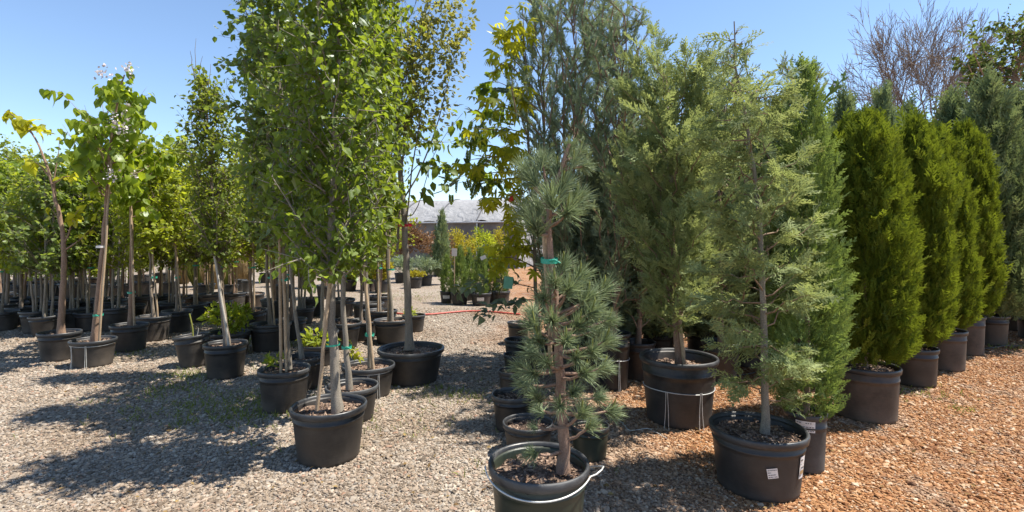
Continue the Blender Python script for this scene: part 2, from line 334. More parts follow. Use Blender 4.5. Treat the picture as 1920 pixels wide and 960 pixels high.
def gravelmat(name, inst):
    m, t = mat(name); L = t.links.new; g, z, big = zone_nodes(t)
    if inst:
        a = N(t, 'ShaderNodeAttribute', attribute_name='tint', attribute_type='INSTANCER'); val = a.outputs['Fac']; nrm = None
    else:
        v = N(t, 'ShaderNodeTexVoronoi', Scale=48.0); L(g.outputs['Position'], v.inputs[0])
        sp = N(t, 'ShaderNodeSeparateXYZ'); L(v.outputs['Color'], sp.inputs[0]); val = sp.outputs[0]
        bp = N(t, 'ShaderNodeBump', Strength=1.0, Distance=.02, invert=True); L(v.outputs['Distance'], bp.inputs['Height']); nrm = bp.outputs[0]
    r1 = ramp(t, TAN); r2 = ramp(t, RUST); L(val, r1.inputs[0]); L(val, r2.inputs[0])
    # damp / silty patches in the rust gravel
    wr = ramp(t, [(.50, (1, 1, 1)), (.66, (.62, .50, .38))]); L(big, wr.inputs[0])
    mw = N(t, 'ShaderNodeMixRGB', blend_type='MULTIPLY'); mw.inputs[0].default_value = .9; L(r2.outputs[0], mw.inputs[1]); L(wr.outputs[0], mw.inputs[2])
    n3 = N(t, 'ShaderNodeTexNoise', Scale=2.3, Detail=6.0, Roughness=.7); L(g.outputs['Position'], n3.inputs[0])
    pr = ramp(t, [(.50, (1, 1, 1)), (.64, (.5, .5, .5))]); L(n3.outputs[0], pr.inputs[0])
    zm = N(t, 'ShaderNodeMath', operation='MULTIPLY'); L(z, zm.inputs[0]); L(pr.outputs[0], zm.inputs[1])
    dr = ramp(t, [(.36, (.82, .77, .72)), (.54, (1, 1, 1))]); L(big, dr.inputs[0])
    md = N(t, 'ShaderNodeMixRGB', blend_type='MULTIPLY'); md.inputs[0].default_value = 1.0; L(r1.outputs[0], md.inputs[1]); L(dr.outputs[0], md.inputs[2])
    mx = N(t, 'ShaderNodeMixRGB'); L(zm.outputs[0], mx.inputs[0]); L(md.outputs[0], mx.inputs[1]); L(mw.outputs[0], mx.inputs[2])
    p = N(t, 'ShaderNodeBsdfPrincipled', Roughness=.8); L(mx.outputs[0], p.inputs['Base Color'])
    p.inputs['Specular IOR Level'].default_value = .3
    if nrm is not None: L(nrm, p.inputs['Normal'])
    o = N(t, 'ShaderNodeOutputMaterial'); L(p.outputs[0], o.inputs[0]); return m
M['ground'] = gravelmat('gravel_ground', False); M['pebble'] = gravelmat('gravel_pebble', True)

# ------------------------------------------------------------------ ground, gravel
gm = MB(); gm.add([[-600, -30, 0], [600, -30, 0], [600, 1500, 0], [-600, 1500, 0]], [[0, 1, 2, 3]])
ground = link('ground', gm.mesh('ground', M['ground'])); ground['kind'] = 'structure'

def gravel():
    pts, tint, size = [], [], []
    d = 2.2
    while d < 11:
        dd = .25; dens = 5600 if d < 4 else (3800 if d < 6 else (1900 if d < 8 else 1000))
        wdt = d * 1.06 + .4; n = int(2 * wdt * dd * dens)
        pts.append(np.stack([rng.uniform(-wdt, wdt, n), rng.uniform(d, d + dd, n), rng.uniform(-.002, .005, n)], 1))
        s = rng.lognormal(math.log(.0070), .42, n) * (1 + .05 * max(0, d - 4)); size.append(np.clip(s, .0035, .03)); tint.append(rng.uniform(0, 1, n)); d += dd
    P = np.concatenate(pts); me = bpy.data.meshes.new('gravel'); me.vertices.add(len(P)); me.vertices.foreach_set('co', P.astype(np.float32).ravel())
    for nm, arr in (('tint', tint), ('psize', size)):
        a = me.attributes.new(nm, 'FLOAT', 'POINT'); a.data.foreach_set('value', np.concatenate(arr).astype(np.float32))
    me.materials.append(M['pebble']); o = link('gravel', me); o['kind'] = 'stuff'; o['label'] = 'loose pebbles and crushed rock covering the yard'; o['category'] = 'gravel'
    ng = bpy.data.node_groups.new('scatter_gravel', 'GeometryNodeTree')
    ng.interface.new_socket('Geometry', in_out='INPUT', socket_type='NodeSocketGeometry'); ng.interface.new_socket('Geometry', in_out='OUTPUT', socket_type='NodeSocketGeometry')
    L = ng.links.new; gi = ng.nodes.new('NodeGroupInput'); go = ng.nodes.new('NodeGroupOutput')
    ico = ng.nodes.new('GeometryNodeMeshIcoSphere'); ico.inputs['Radius'].default_value = 1; ico.inputs['Subdivisions'].default_value = 2
    sp = ng.nodes.new('GeometryNodeSetPosition'); nz = ng.nodes.new('ShaderNodeTexNoise'); nz.inputs['Scale'].default_value = 1.1
    vm = ng.nodes.new('ShaderNodeVectorMath'); vm.operation = 'SUBTRACT'; vm.inputs[1].default_value = (.5, .5, .5); L(nz.outputs['Color'], vm.inputs[0])
    vs = ng.nodes.new('ShaderNodeVectorMath'); vs.operation = 'SCALE'; vs.inputs['Scale'].default_value = 1.3; L(vm.outputs[0], vs.inputs[0])
    L(ico.outputs['Mesh'], sp.inputs['Geometry']); L(vs.outputs[0], sp.inputs['Offset'])
    sm = ng.nodes.new('GeometryNodeSetMaterial'); sm.inputs['Material'].default_value = M['pebble']; L(sp.outputs[0], sm.inputs[0])
    iop = ng.nodes.new('GeometryNodeInstanceOnPoints'); L(gi.outputs[0], iop.inputs['Points']); L(sm.outputs[0], iop.inputs['Instance'])
    rv = ng.nodes.new('FunctionNodeRandomValue'); rv.data_type = 'FLOAT_VECTOR'; rv.inputs[0].default_value = (-.4, -.4, 0); rv.inputs[1].default_value = (.4, .4, 6.28)
    L(rv.outputs[0], iop.inputs['Rotation'])
    na = ng.nodes.new('GeometryNodeInputNamedAttribute'); na.data_type = 'FLOAT'; na.inputs['Name'].default_value = 'psize'
    rs = ng.nodes.new('FunctionNodeRandomValue'); rs.data_type = 'FLOAT_VECTOR'; rs.inputs[0].default_value = (.8, .65, .4); rs.inputs[1].default_value = (1.45, 1.0, .75); rs.inputs['Seed'].default_value = 5
    v2 = ng.nodes.new('ShaderNodeVectorMath'); v2.operation = 'SCALE'; L(rs.outputs[0], v2.inputs[0]); L(na.outputs[0], v2.inputs['Scale'])
    L(v2.outputs[0], iop.inputs['Scale']); L(iop.outputs[0], go.inputs[0])
    md = o.modifiers.new('scatter', 'NODES'); md.node_group = ng
gravel()
# ------------------------------------------------------------------ pots
def pot_meshes(r, h, key='pot', drop=.06, taper=.80, seg=36, ridge=True):
    rb = r * taper; q = lambda z: rb + (r * .945 - rb) * z / h
    ovl = rng.uniform(.004, .022); st0 = rng.bit_generator.state; b = MB(); prof = [(.001, .006), (rb * .96, .004), (rb, .012), (rb * 1.004, .03), (q(h * .35), h * .35), (q(h * .7), h * .7)]
    if ridge: prof += [(q(h * .76), h * .76), (q(h * .765) + .004, h * .768), (q(h * .80) + .004, h * .80), (q(h * .805), h * .805)]
    prof += [(r * .94, h - .03), (r * .925, h - .012), (r * .90, h - .03), (q(h * .4) - .02, h * .4), (rb * .9, .03), (.001, .03)]
    lathe(b, prof, seg, ovl)
    e = .0155 if r > .2 else .012
    rm = MB(); rp = [(r * .945, h - 2.6 * e), (r * .985, h - 2.5 * e), (r * 1.0, h - 1.2 * e), (r * 1.0, h - .2 * e), (r * .985, h + .3 * e), (r * .95, h + .3 * e), (r * .925, h - .2 * e), (r * .915, h - 1.8 * e), (r * .945, h - 2.6 * e)]
    rng.bit_generator.state = st0; lathe(rm, rp, seg, ovl)
    s = MB(); zs = h - drop; rs = r * .92 - (drop / h) * (r * .945 - rb); nr, ns = 6, 24
    V = [[0, 0, zs + .012]]; Tr = []
    for i in range(1, nr + 1):
        for j in range(ns):
            a = 2 * PI * j / ns; R = rs * i / nr
            V.append([R * math.cos(a), R * math.sin(a), zs + .012 * (1 - i / nr) + rng.normal() * .006])
    for j in range(ns): Tr.append([0, 1 + j, 1 + (j + 1) % ns])
    for i in range(nr - 1):
        for j in range(ns):
            a0 = 1 + i * ns + j; a1 = 1 + i * ns + (j + 1) % ns; c0 = a0 + ns; c1 = a1 + ns
            Tr += [[a0, c0, c1], [a0, c1, a1]]
    s.add(V, Tr)
    n = 150; ch_a = rng.uniform(0, 2 * PI, n); ch_r = rs * np.sqrt(rng.uniform(0, .95, n))
    P = np.stack([ch_r * np.cos(ch_a), ch_r * np.sin(ch_a), np.full(n, zs + .012)], 1)
    scatter(s, (np.array([[-.3, 0, 0], [.3, 0, 0], [.25, 1, .1], [-.25, 1, .0]], float), np.array([[0, 1, 2, 3]])), P, rng.normal(size=(n, 3)) * [1, 1, .3], np.array([0, 0, 1.0]) + rng.normal(size=(n, 3)) * .5, rng.uniform(.012, .035, n), rng.uniform(0, 1, n))
    return b.mesh('pot', M[key], True), rm.mesh('rim', M['rim'], True), s.mesh('soil', M['soil'])
def wire_band(r, h, taper, zf=.62, legs=((-1.9, .02), (-1.2, .05))):
    z = h * zf; R = (r * taper + (r * .945 - r * taper) * zf) + .006; a = np.linspace(0, 2 * PI, 49)
    b = MB(); tube(b, np.stack([R * np.cos(a), R * np.sin(a), z + .006 * np.sin(2 * a)], 1), .0035, 6, cap=False)
    for la, spread in legs:
        for s in (-1, 1):
            t = np.linspace(0, 1, 6); zz = z * (1 - t) + .01; RR = (r * taper + (r * .945 - r * taper) * zz / h) + .008 + .03 * t ** 2
            aa = la + s * (.02 + spread * t); tube(b, np.stack([RR * np.cos(aa), RR * np.sin(aa), zz], 1), .003, 5)
    return b.mesh('wire_band', M['wire'], True)

def pot_geo(px, rimy, wd, basey):
    d = ground_depth(basey) / (1 - .4 * wd / F); r = wd / 2 * d / F; h = CH - (rimy - HZ) * d / F
    return d, r, float(np.clip(h, .22, .56))
def place_pot(t, r, h, key='pot', drop=.06, taper=.80, wire=None, tilt=0.0, meshes=None):
    pm, rm, sm = meshes or pot_meshes(r, h, key, drop, taper)
    p = link('pot', pm, t, rot=(0, tilt, 0)); link('rim', rm, p); link('soil', sm, t, rot=(0, tilt, 0))
    if wire: link('wire_band', wire_band(r, h, taper, *wire), p)
    return p

# ------------------------------------------------------------------ broadleaf trees
def along(path, z):
    path = np.asarray(path, float)
    return np.array([np.interp(z, path[:, 2], path[:, k]) if k < 2 else z for k in range(3)])
def smooth_path(pts, n=24, wob=.006):
    pts = np.asarray(pts, float); s = np.concatenate([[0], np.cumsum(np.linalg.norm(np.diff(pts, axis=0), axis=1))]); u = np.linspace(0, s[-1], n)
    P = np.stack([np.interp(u, s, pts[:, k]) for k in range(3)], 1)
    for _ in range(2): P[1:-1] = (P[:-2] + 2 * P[1:-1] + P[2:]) / 4
    P[1:, :2] += rng.normal(size=(n - 1, 2)) * wob
    return P
def broadleaf(trunk, r0, h0, h1, prof, nb, elev=(35, 60), ntw=8, nlf=6, lsize=.06, tpl=L_OVATE, droop=.5, twig=(.12, .3), seed=1, upbend=1.2, spur=0, side=None, lvar=.25):
    """trunk: local path; prof: list of (u, radius). Returns (trunk MB, branch MB, leaf arrays)"""
    R = np.random.default_rng(seed); tb = MB(); top = trunk[-1][2]
    zz = trunk[:, 2]; rad = r0 * np.clip(1 - .8 * (zz - zz[0]) / (top - zz[0]), .12, 1); rad[0] *= 1.35; rad[1] *= 1.08
    tube(tb, trunk, rad, 10, rough=.03)
    bb = MB(); pos, dr, nm = [], [], []
    pu = [p[0] for p in prof]; pr = [p[1] for p in prof]
    def leaves_on(p0, d, ln, n):
        t = np.linspace(.15, 1, n) + R.uniform(-.08, .08, n)
        P = p0 + d * (ln * t)[:, None] + R.normal(size=(n, 3)) * .012
        D = d * .45 + R.normal(size=(n, 3)) * .62 + np.array([0, 0, -droop]); NN = np.array([0, 0, 1.0]) + R.normal(size=(n, 3)) * .65
        pos.append(P); dr.append(D); nm.append(NN)
    for i in range(nb):
        u = (i + R.uniform(0, 1)) / nb; z = h0 + (h1 - h0) * u; az = i * 2.399 + R.uniform(-.5, .5)
        if side is not None and R.uniform() < side[1]: az = side[0] + R.normal() * .5
        e = math.radians(R.uniform(*elev)); rad_ = np.interp(u, pu, pr) * R.uniform(.55, 1.12)
        rise = min(rad_ * math.tan(e), (z - h0 * .9) if z > h0 else .1); zs = min(max(z - rise * .8, h0 * .93), top * .985)
        st = along(trunk, zs); hz = np.array([math.cos(az), math.sin(az), 0]); s = np.linspace(0, 1, 6)
        pts = st + hz * (rad_ * s)[:, None] + np.array([0, 0, 1.0]) * (rise * s ** upbend)[:, None]
        pts[1:] += R.normal(size=(5, 3)) * .018 * max(rad_, .3); L_ = np.linalg.norm(pts[-1] - pts[0])
        rb = min(.45 * np.interp(zs, zz, rad), .008 + .016 * L_)
        tube(bb, pts, rb * (1 - .85 * s), 5, cap=False, tint=R.uniform())
        for j in range(ntw):
            q = R.uniform(.12, 1) ** .8; k = q * 5; i0 = min(int(k), 4); p = pts[i0] + (pts[i0 + 1] - pts[i0]) * (k - i0)
            bd = unit(pts[i0 + 1] - pts[i0]); d = unit(bd * .6 + R.normal(size=3) * .65 + np.array([0, 0, .12])); ln = R.uniform(*twig)
            tube(bb, np.stack([p, p + d * ln * .5 + R.normal(size=3) * .01, p + d * ln]), [rb * .3 + .0012, rb * .2 + .001, .001], 3, cap=False, tint=R.uniform())
            leaves_on(p, d, ln, nlf)
    for j in range(spur):
        z = R.uniform(h0, top); p = along(trunk, z); a = R.uniform(0, 2 * PI); d = unit(np.array([math.cos(a), math.sin(a), R.uniform(-.1, .9)])); leaves_on(p, d, R.uniform(.06, .22), nlf)
    pos = np.concatenate(pos); dr = np.concatenate(dr); nm = np.concatenate(nm); n = len(pos)
    sz = lsize * np.exp(R.normal(size=n) * lvar); ti = np.clip(R.normal(.45, .22, n), 0, 1)
    return tb, bb, (pos, dr, nm, sz, ti)
def leaf_meshes(tpl, mk, n=4):
    out = []
    for i in range(n):
        v, f = tpl; v = v.copy(); v[:, 2] *= 1 + .5 * (i - 1.5); v[:, 0] *= 1 + .08 * (i - 1.5); v[:, 2] -= .05 * i * v[:, 1] ** 2
        b = MB(); b.add(v, f, .15 + .7 * i / max(n - 1, 1)); out.append(b.mesh('leaf', M[mk], True))
    return out
def leaf_objects(parent, lm, pos, dr, nm, sz, name='leaf'):
    y = unit(dr); z = unit(nm - (nm * y).sum(1, keepdims=True) * y); x = np.cross(y, z)
    for i in range(len(pos)):
        o = bpy.data.objects.new(name, lm[int(rng.integers(len(lm)))]); COL.objects.link(o); o.parent = parent; s = float(sz[i])
        m = Matrix.Identity(4)
        for k in range(3): m[k][0] = x[i, k] * s; m[k][1] = y[i, k] * s; m[k][2] = z[i, k] * s; m[k][3] = pos[i, k]
        o.matrix_basis = m
def finish_tree(t, res, tpl, mk, bark='bark', singles=0, loc=None, camdir=None, lm=None):
    """trunk, branches, crown as parts; the leaves nearest the viewer as single leaves"""
    tb, bb, (pos, dr, nm, sz, ti) = res
    tr = link('trunk', tb.mesh('trunk', M[bark], True), t)
    if bb.n: link('branches', bb.mesh('branches', M[bark], True), tr, kind='stuff')
    idx = np.arange(len(pos))
    if singles:
        toward = -np.array([t.location.x, t.location.y, 0]); toward = toward / np.linalg.norm(toward)
        sc_ = (pos * toward).sum(1) + .12 * rng.normal(size=len(pos)); wz = pos[:, 2]; lim = CH + .5 * t.location.y * HZ / F * 2
        sc_[wz > lim] -= 10; order = np.argsort(-sc_); one = order[:singles]; idx = order[singles:]
        cr = None
    if len(idx):
        mb = MB(); scatter(mb, tpl, pos[idx], dr[idx], nm[idx], sz[idx], ti[idx]); cr = link('crown', mb.mesh('crown', M[mk]), t, kind='stuff')
    else:
        cr = link('crown', None, t)
    if singles: leaf_objects(cr, lm or leaf_meshes(tpl, mk), pos[one], dr[one], nm[one], sz[one])
    return cr
def stake(t, p0, p1, r=.014, key='wood'):
    b = MB(); P = smooth_path([p0, p1], 8, .002); tube(b, P, r, 9, rough=.02); return link('stake', b.mesh('stake', M[key], True), t)
def tie(t, c, r=.03, key='tie', hgt=.012, knot=True):
    b = MB(); a = np.linspace(0, 2 * PI, 25); c = np.asarray(c, float)
    prof = np.stack([c[0] + r * 1.25 * np.cos(a), c[1] + r * np.sin(a), c[2] + .006 * np.sin(a)], 1)
    V = np.concatenate([prof - [0, 0, hgt], prof + [0, 0, hgt]]); n = 25; i = np.arange(24)
    b.add(V, np.stack([i, i + 1, i + 1 + n, i + n], 1))
    if knot:
        tube(b, [c + [0, -r, 0], c + [.02, -r - .012, .004], c + [.05, -r - .01, -.012]], [.006, .007, .004], 6)
    return link('tie', b.mesh('tie', M[key], True), t)
def hang_tag(t, p, s=(.035, .07), key='paper', rz=.3, tilt=.2, name='tag'):
    b = MB(); c, q = math.cos(rz), math.sin(rz); Rz = np.array([[c, -q, 0], [q, c, 0], [0, 0, 1]]); c2, q2 = math.cos(tilt), math.sin(tilt); Ry = np.array([[c2, 0, q2], [0, 1, 0], [-q2, 0, c2]])
    box(b, np.asarray(p), (s[0], .0015, s[1]), Rz @ Ry); o = link(name, b.mesh(name, M[key]), t)
    return o

def px_path(base, d, pts, n=24, wob=.004):
    """trunk drawn through photo pixels (x, y, depth offset) in the plane of its pot, local to the pot"""
    P = [at(p[0], p[1], d + (p[2] if len(p) > 2 else 0)) - base for p in pts]
    return smooth_path(P, n, wob)

def potted(name, label, cat, px, rimy, wd, basey, group=None, key='pot', drop=.06, taper=.80, wire=None, tilt=0.0, d=None, h=None, r=None):
    dd, rr, hh = pot_geo(px, rimy, wd, basey)
    if d: dd = d; rr = wd / 2 * d / F; hh = CH - (rimy - HZ) * d / F
    if h: hh = h
    base = np.array([(px - 960) / F * dd, dd, 0.0]); t = thing(name, label, cat, base, group)
    place_pot(t, rr, hh, key, drop, taper, wire, tilt)
    return t, base, dd, rr, hh

# ------------------------------------------------------------------ front trees of the left group
G_L = 'staked trees in black pots on the left'
# foremost: broad dark green crown
t, b0, d, r, h = potted('potted_tree', 'foremost staked tree with broad dark green crown in big black pot', 'potted tree', 617, 758, 137, 880, G_L, drop=.055)
tr = px_path(b0, d, [(634, 775, -.02), (628, 700), (622, 600), (618, 500), (626, 300), (634, 120), (640, -60)], 30)
res = broadleaf(tr, .034, 1.30, 3.75, [(0, .36), (.12, .46), (.35, .47), (.6, .43), (.85, .30), (1, .12)], 78, (28, 58), 11, 7, .051, L_OVATE, .75, (.10, .26), 11, spur=60)
finish_tree(t, res, L_OVATE, 'pear', 'bark_grey', 290)
stake(t, at(594, 770, d - .05) - b0, at(622, 500, d - .03) - b0, .013)
tie(t, at(622, 645, d) - b0, .045, 'tie', .006, False)
# left of it: two stakes, pale small-leaved crown
t, b0, d, r, h = potted('potted_tree', 'tall round-leaved tree with twin pale stakes, weeds in its black pot', 'potted tree', 533, 690, 93, 778, G_L, drop=.045)
tr = px_path(b0, d, [(541, 692), (538, 600), (531, 480), (528, 300), (522, 120), (520, -40)], 28)
res = broadleaf(tr, .022, 1.55, 3.95, [(0, .26), (.2, .42), (.5, .40), (.8, .30), (1, .12)], 80, (25, 60), 10, 6, .046, L_ROUND, .6, (.10, .28), 12, spur=30)
finish_tree(t, res, L_ROUND, 'aspen', 'bark_grey', 160)
stake(t, at(527, 700, d - .05) - b0, at(524, 395, d - .02) - b0, .014); stake(t, at(537, 697, d - .06) - b0, at(531, 480, d - .04) - b0, .012)
tie(t, at(531, 524, d) - b0, .034)
tie(t, at(527, 420, d) - b0, .03, 'wood_grey')
hang_tag(t, at(517, 428, d - .08) - b0, (.035, .06))
def weeds(t, c, n, size, spread, key='linden', up=.8, seed=1, tpl=L_LONG, name='weeds'):
    R = np.random.default_rng(seed); mb = MB(); ns = max(3, n // 8)
    for i in range(ns):
        a = R.uniform(0, 2 * PI); p = np.asarray(c) + np.array([math.cos(a), math.sin(a), 0]) * R.uniform(0, spread) * .5; dv = unit(np.array([math.cos(a) * .5, math.sin(a) * .5, up]) + R.normal(size=3) * .2); ln = R.uniform(.5, 1) * spread * 1.4
        k = 8; tt = np.linspace(.2, 1, k); P = p + dv * (ln * tt)[:, None]; D = R.normal(size=(k, 3)) * .6 + dv * .6 + np.array([0, 0, -.1]); NN = np.array([0, 0, 1.0]) + R.normal(size=(k, 3)) * .4
        scatter(mb, tpl, P, D, NN, size * R.uniform(.7, 1.3, k), np.clip(R.normal(.5, .25, k), 0, 1))
    return link(name, mb.mesh(name, M[key]), t, kind='stuff')
weeds(t, at(508, 690, d - .05) - b0, 70, .06, .11, 'linden', 1.0, 3)
# leaning slim tree behind
t, b0, d, r, h = potted('potted_tree', 'slim tree with trunk leaning left, pot tucked behind the twin-stake tree', 'potted tree', 570, 668, 72, 735, G_L)
tr = px_path(b0, d, [(566, 672), (556, 600), (546, 520), (540, 400), (552, 200), (556, 60)], 24)
res = broadleaf(tr, .020, 1.55, 3.7, [(0, .3), (.4, .42), (.8, .3), (1, .1)], 46, (30, 60), 8, 5, .058, L_OVATE, .6, (.1, .26), 13)
finish_tree(t, res, L_OVATE, 'linden', 'bark_grey')
# right of the foremost
t, b0, d, r, h = potted('potted_tree', 'straight grey-trunked tree with green tie, directly behind the foremost pot', 'potted tree', 660, 722, 98, 798, G_L)
tr = px_path(b0, d, [(655, 730), (648, 640), (642, 540), (646, 350), (656, 150), (660, 0)], 24)
res = broadleaf(tr, .024, 1.45, 3.75, [(0, .3), (.3, .42), (.7, .36), (1, .12)], 60, (30, 58), 10, 7, .053, L_OVATE, .7, (.1, .26), 14)
finish_tree(t, res, L_OVATE, 'pear', 'bark_grey', 120)
tie(t, at(650, 650, d) - b0, .034)
t, b0, d, r, h = potted('potted_tree', 'tree with two slanting stakes in wire-banded pot holding a yellow-green seedling', 'potted tree', 691, 683, 97, 752, G_L, wire=(.86, ((-1.3, .03), (-.9, .03))))
tr = px_path(b0, d, [(694, 690), (690, 600), (684, 490), (690, 330), (700, 120), (704, -20)], 24)
res = broadleaf(tr, .022, 1.50, 4.2, [(0, .3), (.3, .42), (.7, .36), (1, .12)], 60, (30, 58), 10, 7, .053, L_OVATE, .7, (.1, .26), 15)
finish_tree(t, res, L_OVATE, 'pear', 'bark_grey', 80)
stake(t, at(700, 695, d - .06) - b0, at(682, 490, d - .03) - b0, .016)
tie(t, at(693, 627, d) - b0, .036)
weeds(t, at(670, 676, d - .1) - b0, 24, .055, .13, 'chestnut', 1.0, 5, L_PALM3, 'seedling')
# wide pot with open airy crown
t, b0, d, r, h = potted('potted_tree', 'open-crowned tree in the widest low black pot, thin branches reaching up right', 'potted tree', 771, 652, 124, 727, G_L, drop=.05, taper=.78)
tr = px_path(b0, d, [(768, 655), (764, 560), (760, 430), (748, 290), (738, 200), (744, 60), (750, -60)], 30)
res = broadleaf(tr, .042, 2.75, 4.5, [(0, .20), (.3, .36), (.7, .36), (1, .2)], 30, (50, 74), 8, 6, .046, L_OVATE, .5, (.1, .26), 16)
finish_tree(t, res, L_OVATE, 'locust', 'bark_grey', 60)
def limb(t, base, d, pts, r0, r1=.002, key='bark', n=12, name='branch'):
    P = px_path(base, d, pts, n, .003); b = MB(); tube(b, P, np.linspace(r0, r1, n), 7, rough=.03); return link(name, b.mesh(name, M[key], True), t), P
def foliage_along(parent, P, n, size, tpl, mk, spread=.12, droop=.3, seed=1, smin=.25, twl=.15, singles=False, name='crown'):
    R = np.random.default_rng(seed); s = np.sort(R.uniform(smin, 1, n)) * (len(P) - 1); i = np.minimum(s.astype(int), len(P) - 2)
    p = P[i] + (P[i + 1] - P[i]) * (s - i)[:, None]; bd = unit(P[i + 1] - P[i]); off = unit(bd * .4 + R.normal(size=(n, 3)) * .8)
    pos = p + off * (R.uniform(0, 1, n) ** .7 * spread)[:, None]; D = off * .7 + R.normal(size=(n, 3)) * .4 + np.array([0, 0, -droop]); NN = np.array([0, 0, 1.0]) + R.normal(size=(n, 3)) * .5
    sz = size * np.exp(R.normal(size=n) * .22)
    if singles: leaf_objects(parent, leaf_meshes(tpl, mk), pos, D, NN, sz); return
    mb = MB(); scatter(mb, tpl, pos, D, NN, sz, np.clip(R.normal(.5, .25, n), 0, 1)); link(name, mb.mesh(name, M[mk]), parent, kind='stuff')
for k, (pts, r0, n) in enumerate([([(745, 470), (752, 330, .1), (766, 200, .15), (800, 60, .2), (812, -30, .2)], .014, 420),
                                  ([(752, 380), (786, 330, .1), (815, 250, .1), (842, 150, .1), (868, 30, .1)], .010, 420),
                                  ([(760, 440), (770, 330, -.1), (790, 210, -.1), (800, 140, -.1), (835, 60, -.1)], .010, 360),
                                  ([(742, 250), (760, 150, .0), (790, 60, .1), (850, 10, .1)], .009, 330)]):
    o, P = limb(t, b0, d, pts, r0, n=14); foliage_along(o, P, n, .048, L_PINN, 'locust', .19, .2, 40 + k, .42)
    o['label'] = 'thin branch with fine yellow-green leaflets'
for k, pts in enumerate([[(748, 400), (775, 420, -.1), (800, 330, -.1), (820, 270, -.1), (868, 212, -.1)], [(760, 340), (790, 300, -.2), (830, 318, -.2), (845, 322, -.2)], [(748, 300), (790, 262, -.2), (830, 268, -.2), (850, 265, -.2)]]):
    o, P = limb(t, b0, d, pts, .006, n=12); foliage_along(o, P, 26, .10, L_OVATE, 'pear', .09, .6, 60 + k, .35, singles=True)
tie(t, at(760, 422, d) - b0, .06, 'red', .014, True)

# column of small leaves with a bare dead leader
t, b0, d, r, h = potted('potted_tree', 'narrow columnar tree with a dead bare leader, grey split trunk in black pot', 'potted tree', 423, 643, 76, 714, G_L, drop=.05)
tr = px_path(b0, d, [(426, 650), (416, 570), (407, 490), (398, 350), (390, 230), (382, 140)], 26)
res = broadleaf(tr, .032, 1.35, 3.25, [(0, .16), (.15, .26), (.6, .27), (.9, .18), (1, .08)], 80, (45, 68), 9, 6, .042, L_OVATE, .3, (.08, .2), 17, spur=40)
finish_tree(t, res, L_OVATE, 'oak', 'bark')
stake(t, at(430, 655, d - .06) - b0, at(403, 480, d - .05) - b0, .013, 'wood_grey')
for pts in ([(386, 230), (368, 160, .02), (364, 100), (367, 72)], [(378, 200), (374, 150), (372, 130), (380, 105)], [(388, 190), (392, 150), (396, 120)], [(366, 150), (360, 120), (357, 95)]):
    limb(t, b0, d, pts, .008, .0015, 'bark_grey', 8, 'bare_twig')
# empty tilted pot
t, b0, d, r, h = potted('plant_pot', 'tilted black pot with only a broken yellow stem in it', 'plant pot', 365, 628, 62, 692, None, drop=.10, tilt=-.10, taper=.74)
b = MB(); tube(b, smooth_path([at(363, 655, d) - b0, at(361, 610, d) - b0, at(355, 588, d) - b0], 8, .001), .008, 7); link('broken_stem', b.mesh('broken_stem', M['candle'], True), t)
b = MB(); tube(b, smooth_path([at(366, 650, d) - b0, at(372, 615, d) - b0], 6, .001), .005, 6); link('dry_stick', b.mesh('dry_stick', M['wood_grey'], True), t)
# bushy shrub behind
t, b0, d, r, h = potted('potted_shrub', 'low bushy light green shrub in black pot behind the columnar tree', 'potted shrub', 428, 622, 78, 672, None)
def bush(t, c, rad, n, size, tpl, mk, seed, stems=14, name='foliage', shell=.5, up=.35, sing=0):
    R = np.random.default_rng(seed); c = np.asarray(c, float); rad = np.asarray(rad, float)
    # lobes give an uneven outline
    nl = 14; lo = unit(R.normal(size=(nl, 3))) * np.array([.62, .62, .55]) * R.uniform(.5, 1.05, (nl, 1)); lr = R.uniform(.28, .5, nl)
    k = R.integers(0, nl, n); u = unit(R.normal(size=(n, 3))) * (R.uniform(0, 1, n) ** shell)[:, None]
    loc = lo[k] + u * lr[k][:, None]; pos = c + loc * rad
    D = unit(loc) * .6 + R.normal(size=(n, 3)) * .5 + np.array([0, 0, up]); NN = np.array([0, 0, 1.0]) + R.normal(size=(n, 3)) * .6
    mb = MB(); scatter(mb, tpl, pos, D, NN, size * np.exp(R.normal(size=n) * .25), np.clip(R.normal(.45, .2, n) + .15 * (lr[k] - .4), 0, 1))
    o = link(name, mb.mesh(name, M[mk]), t, kind='stuff')
    if stems:
        sb = MB()
        for i in range(stems):
            e = c + lo[i % nl] * rad; tube(sb, smooth_path([[c[0] * .9, c[1] * .9, max(0.02, c[2] - rad[2] * 1.1)], (e + c) / 2, e], 6, .01), np.linspace(.007, .002, 6), 4, cap=False)
        link('stems', sb.mesh('stems', M['bark'], True), t, kind='stuff')
    return o
bush(t, (0, 0, h + .19), (.36, .36, .25), 520, .062, L_OVATE, 'linden', 21)

# big-leaved trees with white blossom
HL = leaf_meshes(L_HEART, 'catalpa', 5)
def blossom(t, c, n=26, s=.02, seed=1):
    R = np.random.default_rng(seed); mb = MB(); P = np.asarray(c) + R.normal(size=(n, 3)) * [.035, .035, .05]
    scatter(mb, L_ROUND, P, R.normal(size=(n, 3)) + [0, 0, .4], R.normal(size=(n, 3)), s * R.uniform(.8, 1.4, n), R.uniform(0, 1, n)); return link('blossom', mb.mesh('blossom', M['flower']), t, kind='stuff')
t, b0, d, r, h = potted('potted_tree', 'tall big-leaved tree with white blossom, wire-banded pot, trunk leaning right', 'potted tree', 175, 636, 73, 692, G_L, wire=(.84, ((-2.0, .02), (-1.2, .02))), drop=.05)
tr = px_path(b0, d, [(176, 642), (184, 560), (194, 450), (203, 330), (208, 260), (220, 190), (232, 140)], 26)
res = broadleaf(tr, .036, 2.15, 3.45, [(0, .34), (.25, .46), (.6, .44), (1, .26)], 28, (25, 65), 4, 4, .100, L_HEART, 1.5, (.08, .22), 18)
